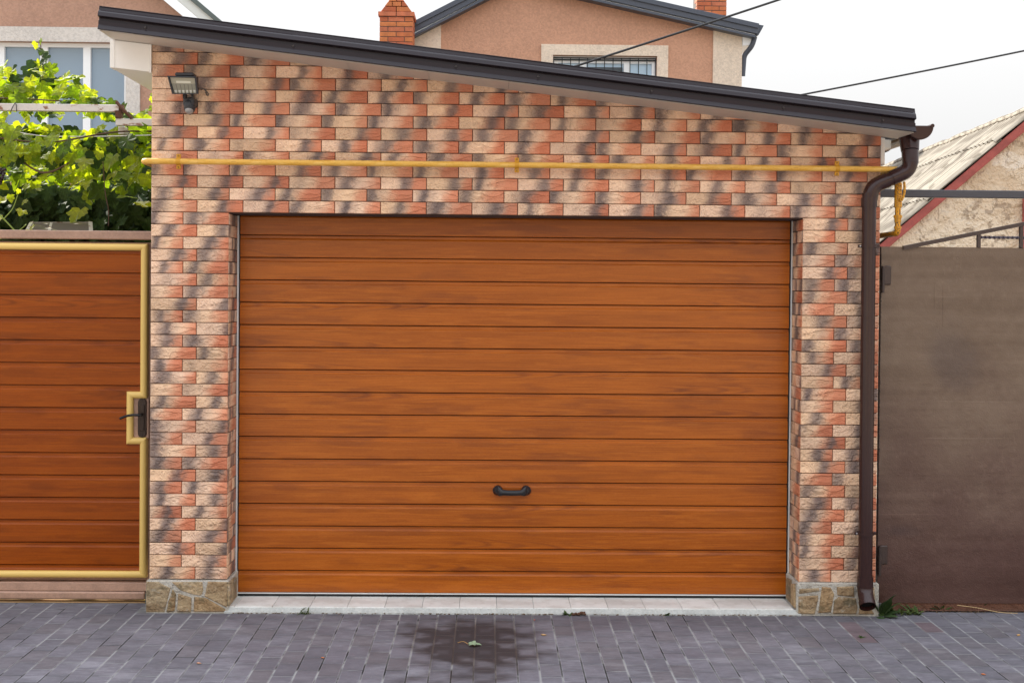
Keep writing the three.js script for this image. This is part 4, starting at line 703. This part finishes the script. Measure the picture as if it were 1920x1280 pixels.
  for (let i = 0; i < 620; i++) { const x = rr(-1.9, -0.06), low = x > -0.98 && x < -0.4 ? 2.16 + 0.3 * Math.abs(Math.sin(x * 9 + 0.4)) : x < -1.15 ? 2.5 : 2.4, up = i > 420, y = up ? mix(2.86, ridge(x) - 0.04, rnd()) : mix(low, 2.74, Math.pow(rnd(), 0.55)), z = up ? rr(-2.1, -1.4) : y > 2.62 ? rr(-1.8, -1.3) : rr(-1.5, -0.95); if (up && x > -0.6) continue; const g = pick(shapes).clone(); g.applyMatrix4(new THREE.Matrix4().compose(new THREE.Vector3(x, y, z), pose(rnd() < 0.6), new THREE.Vector3().setScalar(rr(0.055, 0.11)))); can[rnd() < 0.7 ? Math.floor(rnd() * 3) : 3 + Math.floor(rnd() * 2)].push(g); }
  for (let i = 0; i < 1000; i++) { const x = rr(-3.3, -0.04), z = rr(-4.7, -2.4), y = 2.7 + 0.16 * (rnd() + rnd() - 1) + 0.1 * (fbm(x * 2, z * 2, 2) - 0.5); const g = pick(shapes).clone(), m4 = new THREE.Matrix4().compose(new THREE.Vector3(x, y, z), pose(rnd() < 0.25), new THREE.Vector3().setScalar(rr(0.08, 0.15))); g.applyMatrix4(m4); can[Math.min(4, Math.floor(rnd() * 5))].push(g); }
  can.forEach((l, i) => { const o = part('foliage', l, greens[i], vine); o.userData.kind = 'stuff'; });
  const cane = [tube([[-3, 2.74, -1.6], [-2, 2.78, -1.3], [-1.3, 2.66, -1.2], [-0.9, 2.62, -1.1], [-0.5, 2.7, -1.2], [-0.05, 2.72, -1.4]], 0.0055, 50, 7), tube([[-1.25, 2.6, -1.3], [-1.0, 2.45, -1.1], [-0.86, 2.43, -1.0], [-0.75, 2.5, -1.05]], 0.006, 30, 6), tube([[-1.8, 2.9, -1.4], [-1.3, 2.92, -1.35], [-0.9, 2.9, -1.3]], 0.004, 30, 6), tube([[-2.6, 0, -4.3], [-2.5, 1, -4.25], [-2.6, 2, -4.2], [-2.3, 2.75, -3.6], [-1.3, 2.75, -2.6]], 0.02, 40, 8), tube([[-1.06, 2.98, -1.4], [-1.05, 3.12, -1.4], [-1.07, 3.3, -1.4]], 0.003, 12, 5), tube([[-0.55, 2.5, -1], [-0.52, 2.3, -0.95], [-0.5, 2.2, -0.95], [-0.5, 2.1, -0.95]], 0.003, 14, 5)];
  part('stem', cane, dead, vine);
  const gr = []; for (let i = 0; i < 70; i++) { const t = rnd(), w = 0.05 * Math.sqrt(1 - t) * 0.9 + 0.01, a = rr(0, 6.28); gr.push(new THREE.SphereGeometry(rr(0.0085, 0.011), 8, 6).translate(-1.19 + Math.cos(a) * w * rr(0.5, 1), 2.46 - t * 0.115, -1.0 + Math.sin(a) * w)); }
  part('grape_bunch', gr, mat({ color: hex(52, 38, 46), roughness: 0.45 }), vine);
  // young shoot sticking up behind the gate on the far left
  const st = thing('vine_shoot', 'thin pale vine shoot with small leaves behind the left end of the wood gate', 'shoot', [-1.1, 2.03, -0.6]);
  part('stem', [tube([[-1.08, 2.0, -0.6], [-0.97, 2.05, -0.6], [-0.92, 2.09, -0.6]].map(([x, y, z]) => [x + 0.05, y, z]), 0.003, 10, 5), tube([[-0.92, 2.035, -0.6], [-1.0, 2.12, -0.6], [-1.12, 2.24, -0.6]], 0.0045, 14, 5), tube([[-1.0, 2.12, -0.6], [-0.95, 2.18, -0.6], [-0.92, 2.26, -0.6]], 0.003, 12, 5)], mat({ color: hex(120, 140, 60), roughness: 0.7 }), st);
  for (const [x, y, s] of [[-0.92, 2.28, 0.03], [-0.96, 2.24, 0.045], [-0.88, 2.22, 0.04], [-0.9, 2.16, 0.06], [-1.03, 2.12, 0.05], [-0.84, 2.06, 0.06], [-0.87, 2.04, 0.05]]) { const o = new THREE.Mesh(pick(shapes), greens[2]); o.name = 'leaf'; o.position.set(x + 1.1, y - 2.03, rr(-0.01, 0.01)); o.quaternion.copy(pose(true)); o.scale.setScalar(s); st.add(o); }

  // dark hedge closing the yard
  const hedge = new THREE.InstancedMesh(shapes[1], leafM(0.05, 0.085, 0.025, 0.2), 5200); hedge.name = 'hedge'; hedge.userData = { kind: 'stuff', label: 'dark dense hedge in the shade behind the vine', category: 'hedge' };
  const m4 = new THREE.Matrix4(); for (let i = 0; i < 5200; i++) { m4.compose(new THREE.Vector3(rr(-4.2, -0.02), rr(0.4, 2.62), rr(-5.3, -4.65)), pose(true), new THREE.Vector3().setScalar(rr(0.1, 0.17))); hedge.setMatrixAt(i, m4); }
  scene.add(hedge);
  single('yard_wall', bx(-4.6, 0, -5.7, -0.02, 2.55, -5.5), mat({ color: hex(70, 62, 54), roughness: 0.95, bumpMap: rep(T.rough, 1, 1), bumpScale: 0.02 }), 'dark wall behind the hedge at the back of the yard', 'wall', [-2.3, 0, -5.6]);
  // old sash leaning over the gate
  const sf = thing('window_sash', 'weathered white wooden sash tilted behind the top of the wood gate', 'sash', [-0.78, 2.06, -0.8]);
  const z0 = -0.95, sl = (a, b, w) => { const d = new THREE.Vector3(b[0] - a[0], b[1] - a[1], b[2] - a[2]), l = d.length(), g = metre(new THREE.BoxGeometry(l, w, 0.022)); g.applyQuaternion(new THREE.Quaternion().setFromUnitVectors(new THREE.Vector3(1, 0, 0), d.normalize())); g.translate((a[0] + b[0]) / 2, (a[1] + b[1]) / 2, (a[2] + b[2]) / 2); return g; };
  const c1 = [-0.96, 2.112, z0], c2 = [-0.61, 2.116, z0], c3 = [-0.5, 2.04, z0 + 0.35], c4 = [-0.87, 2.035, z0 + 0.35];
  const fr = part('frame', [sl(c1, c2, 0.014), sl(c2, c3, 0.022), sl(c4, c1, 0.022), sl(c4, c3, 0.02), sl([-0.84, 2.112, z0], [-0.74, 2.036, z0 + 0.35], 0.016)], mat({ color: hex(196, 190, 176), map: rep(T.oldPaint, 1, 1), roughness: 0.7 }), sf);
  part('panel', flat([...c1, ...c3, ...c2, ...c1, ...c4, ...c3].map((v, i) => i % 3 === 1 ? v + 0.006 : v), [0, 0, 1, 1, 1, 0, 0, 0, 0, 1, 1, 1]), mat({ color: hex(66, 52, 38), roughness: 0.8 }), sf);
  // leaf geometry also serves the fallen leaf on the pavement
  const fl = thing('fallen_leaf', 'pale green fallen leaf with stalk lying on the oil stained pavers', 'leaf', [1.745, 0.004, 0.645]);
  const lo = new THREE.Mesh(shapes[2], mat({ color: hex(158, 176, 140), roughness: 0.8, map: T.leaf, side: THREE.DoubleSide })); lo.name = 'blade'; lo.rotation.set(-1.45, 0, -1.5); lo.scale.setScalar(0.05); lo.position.set(0.004, 0.006, 0); fl.add(lo);
  part('stalk', tube([[1.72, 0.01, 0.645], [1.695, 0.016, 0.62], [1.668, 0.006, 0.607]], 0.0016, 12, 5), mat({ color: hex(168, 128, 74), roughness: 0.8 }), fl);

  // weeds
  const weedM = [leafM(0.07, 0.13, 0.035, 0.3), leafM(0.1, 0.17, 0.04, 0.3), leafM(0.16, 0.2, 0.05, 0.3)];
  const blade = (l, w, bend) => { const N = 7, pos = [], uv = [], at = (i, s) => { const t = i / N, ww = w * Math.sin(Math.PI * Math.pow(t, 0.75)) * 0.5 + 0.001; return [s * ww, l * (t - bend * 0.35 * t * t), l * bend * t * t + Math.abs(s) * ww * 0.35]; }; for (let i = 0; i < N; i++) for (const s of [-1, 1]) { const A = at(i, 0), B = at(i, s), C = at(i + 1, s), D = at(i + 1, 0); pos.push(...A, ...B, ...C, ...A, ...C, ...D); for (let k = 0; k < 6; k++) uv.push(0.1, 0.4); } return flat(pos, uv); };
  const weed = (label, x, z, list, cat = 'weed') => { const g = thing('weed', label, cat, [x, 0, z]); for (const [l, w, yaw, lean, ox, oz, m] of list) { const o = new THREE.Mesh(blade(l, w, 0.5), weedM[m]); o.name = 'leaf'; o.position.set(ox, 0, oz); o.rotation.set(lean, yaw, 0, 'YXZ'); g.add(o); } return g; };
  const many = (k, l0, l1, w, spread, m) => Array.from({ length: k }, () => [rr(l0, l1), w * rr(0.7, 1.2), rr(-3.1, 3.1), rr(0.2, 1.2), rr(-spread, spread), rr(-spread, spread) * 0.5, pick(m)]);
  weed('broad leaved plantain weed growing beside the foot of the downpipe', 3.925, 0.0, [[0.17, 0.06, 0.7, 0.1, 0.015, 0, 0], [0.16, 0.07, 0.2, 0.2, 0.02, 0, 0], [0.13, 0.07, 1.0, 0.3, 0.03, 0.01, 1], [0.1, 0.075, 1.3, 0.7, 0.02, 0.01, 0], [0.09, 0.07, 0.6, 0.9, 0.03, 0.02, 0], [0.09, 0.05, 2.2, 1.0, 0, 0.02, 1], [0.14, 0.045, -0.7, 0.25, -0.01, 0, 0], [0.08, 0.05, -0.4, 1.1, 0.01, 0.03, 0]]);
  weed('low creeping weed under the left end of the brown steel gate', 4.1, -0.03, [...many(34, 0.025, 0.06, 0.016, 0.075, [1, 1, 2]), ...many(8, 0.06, 0.1, 0.012, 0.06, [1, 2])]);
  weed('rounded leafy weed between the plantain and the creeping weed', 4.0, -0.04, many(9, 0.05, 0.085, 0.035, 0.025, [0, 2]));
  weed('small two leaved weed at the rusty gate bottom with a straw across it', 4.3, -0.09, [[0.06, 0.03, 1.4, 0.6, 0.01, 0, 1], [0.06, 0.03, -1.4, 0.7, -0.01, 0, 0], [0.065, 0.025, -1.0, 0.35, -0.01, 0, 0], [0.05, 0.02, 0.2, 0.1, 0, 0, 1], [0.05, 0.03, 1.8, 0.9, 0.03, 0, 0]]);
  weed('tiny upright weed furthest right under the brown steel gate', 4.535, -0.1, [[0.06, 0.012, 0.2, 0.05, 0, 0, 1], [0.045, 0.025, 1.5, 0.4, 0.005, 0, 0], [0.04, 0.02, -1.3, 0.5, 0, 0, 1], [0.03, 0.015, 0.8, 0.7, 0, 0.01, 1]]);
  weed('small green seedling left of the dead leaves at the threshold kerb', 2.245, 0.03, many(9, 0.02, 0.045, 0.016, 0.014, [0, 1]));
  weed('lone green seedling right of the dead leaves on the threshold kerb', 2.78, 0.03, many(11, 0.012, 0.032, 0.016, 0.014, [1, 1, 0]));
  weed('dry wispy grass tuft at the left of the threshold kerb', 0.83, 0.033, many(26, 0.02, 0.06, 0.004, 0.03, [2, 2, 1]), 'grass tuft');
  weed('small weed seedling standing alone on the pavers right of the drain outlet', 3.701, 0.46, many(7, 0.012, 0.026, 0.01, 0.006, [1, 2]));
  const crumb = (label, x, z, k, c, s) => { const g = []; for (let i = 0; i < k; i++) g.push(new THREE.TetrahedronGeometry(rr(0.3, 1) * s, 1).scale(1, 0.45, 0.6).rotateY(rr(0, 6)).translate(x + rr(-1, 1) * s * 1.6, 0.004 + rnd() * s * 0.7, z + rr(-0.5, 0.5) * s)); return single('debris', g, mat({ color: hex(...c), roughness: 0.95 }), label, 'debris', [x, 0, z]); };
  crumb('clump of dead brown leaves against the threshold kerb', 2.305, 0.045, 22, [92, 64, 48], 0.018);
  { const g = []; for (let i = 0; i < 420; i++) { const x = rr(0.45, 3.47), dense = fbm(x * 4, 2, 3) > 0.45 ? 1 : 0.3; if (rnd() > dense) continue; g.push(new THREE.TetrahedronGeometry(rr(0.002, 0.0065), 0).scale(1.6, 0.6, 1).rotateY(rr(0, 6)).translate(x, rr(0.001, 0.006), 0.028 + rr(0, 0.012) * rnd())); }
    for (let i = 0; i < 160; i++) g.push(new THREE.TetrahedronGeometry(rr(0.002, 0.006), 0).scale(1.6, 0.6, 1).rotateY(rr(0, 6)).translate(rr(3.97, 4.9), 0.003, rr(-0.085, -0.055)));
    const o = single('dirt', g, mat({ color: hex(112, 94, 74), roughness: 1 }), 'brown dirt crumbs along the foot of the threshold kerb', 'dirt', [2, 0, 0.03]); o.userData.kind = 'stuff'; }
  single('straw', tube([[4.37, 0.045, -0.04], [4.48, 0.03, -0.045], [4.6, 0.008, -0.04], [4.7, 0.003, -0.035]], 0.0016, 16, 5), mat({ color: hex(206, 176, 128), roughness: 0.8 }), 'dry yellow straw lying along the bottom of the brown steel gate', 'straw', [4.5, 0, -0.04]);
  const bit = (label, x, z, c, s = 0.012) => single('leaf_scrap', new THREE.TetrahedronGeometry(s, 1).scale(1.3, 0.3, 0.7).rotateY(rr(0, 6)).translate(x, 0.004, z), mat({ color: hex(...c), roughness: 0.9 }), label, 'leaf scrap', [x, 0, z]);
  bit('small tan leaf scrap on the pavers at the far right', 4.522, 0.41, [206, 158, 96], 0.013);
  bit('orange leaf scrap on the pavers left of the oil stain', 1.039, 0.864, [196, 116, 70], 0.009);
  bit('orange leaf scrap on the pavers near the bottom right', 4.084, 1.09, [206, 120, 70], 0.01);
  bit('tan twig end lying on a joint at the right of the oil stain', 2.098, 0.444, [196, 158, 112], 0.014);
  bit('pink leaf scrap by the bottom left of the pavement', 0.48, 0.96, [206, 150, 120], 0.012);
  bit('tiny red scrap on the pavers below the threshold right of the stain', 2.06, 0.15, [190, 96, 70], 0.007);
}

// ================================================================ HOUSES ACROSS THE STREET (what the panes and gloss paint reflect)
for (const [x0, x1, h, c, lab] of [[-13, -0.8, 4.4, [208, 190, 160], 'cream rendered house across the street on the left'], [4.6, 17, 5.2, [196, 176, 156], 'beige rendered house across the street on the right']]) {
  const g = thing('street_house', lab, 'house', [(x0 + x1) / 2, 0, 18]);
  part('wall', bx(x0, 0, 17.5, x1, h, 24), stucco(...c), g);
  const rf = metre(new THREE.ExtrudeGeometry(new THREE.Shape([new THREE.Vector2(17.1, h), new THREE.Vector2(24.4, h), new THREE.Vector2(20.75, h + 2.2)]), { depth: x1 - x0 + 0.6, bevelEnabled: false }).rotateY(-Math.PI / 2).translate(x1 + 0.3, 0, 0));
  part('roof', rf, mat({ color: hex(110, 78, 66), roughness: 0.8 }), g);
  for (let x = x0 + 1.4; x < x1 - 1.6; x += 2.7) { const w = part('window', [bx(x, 1.2, 17.44, x + 1.3, 2.7, 17.498)], pvc, g); part('pane', bx(x + 0.08, 1.28, 17.425, x + 1.22, 2.62, 17.438), glassPane, w); }
}

// ================================================================ CABLES
{
  const cm = mat({ color: hex(40, 40, 42), roughness: 0.5 });
  const far = (a, b, k) => [0, 1, 2, 3, 4].map((i) => { const t = i / 4 * k; return [mix(a[0], b[0], t), mix(a[1], b[1], t) - 0.02 * Math.sin(i / 4 * Math.PI), -2]; });
  single('power_cable', tube(far([2.35, 3.262], [3.73, 3.745], 3), 0.0085, 40, 6), cm, 'black power cable rising from the garage roof across the terracotta house', 'cable', [2.4, 3.28, -2]);
  single('power_cable', tube(far([3.6, 3.025], [5.493, 3.437], 2), 0.007, 40, 6), cm, 'black power cable slanting up to the right above the corrugated roof', 'cable', [3.9, 3.09, -2]);
}

scene.traverse((o) => { if (o.isMesh) { o.castShadow = true; o.receiveShadow = true; } });
renderer.render(scene, camera);
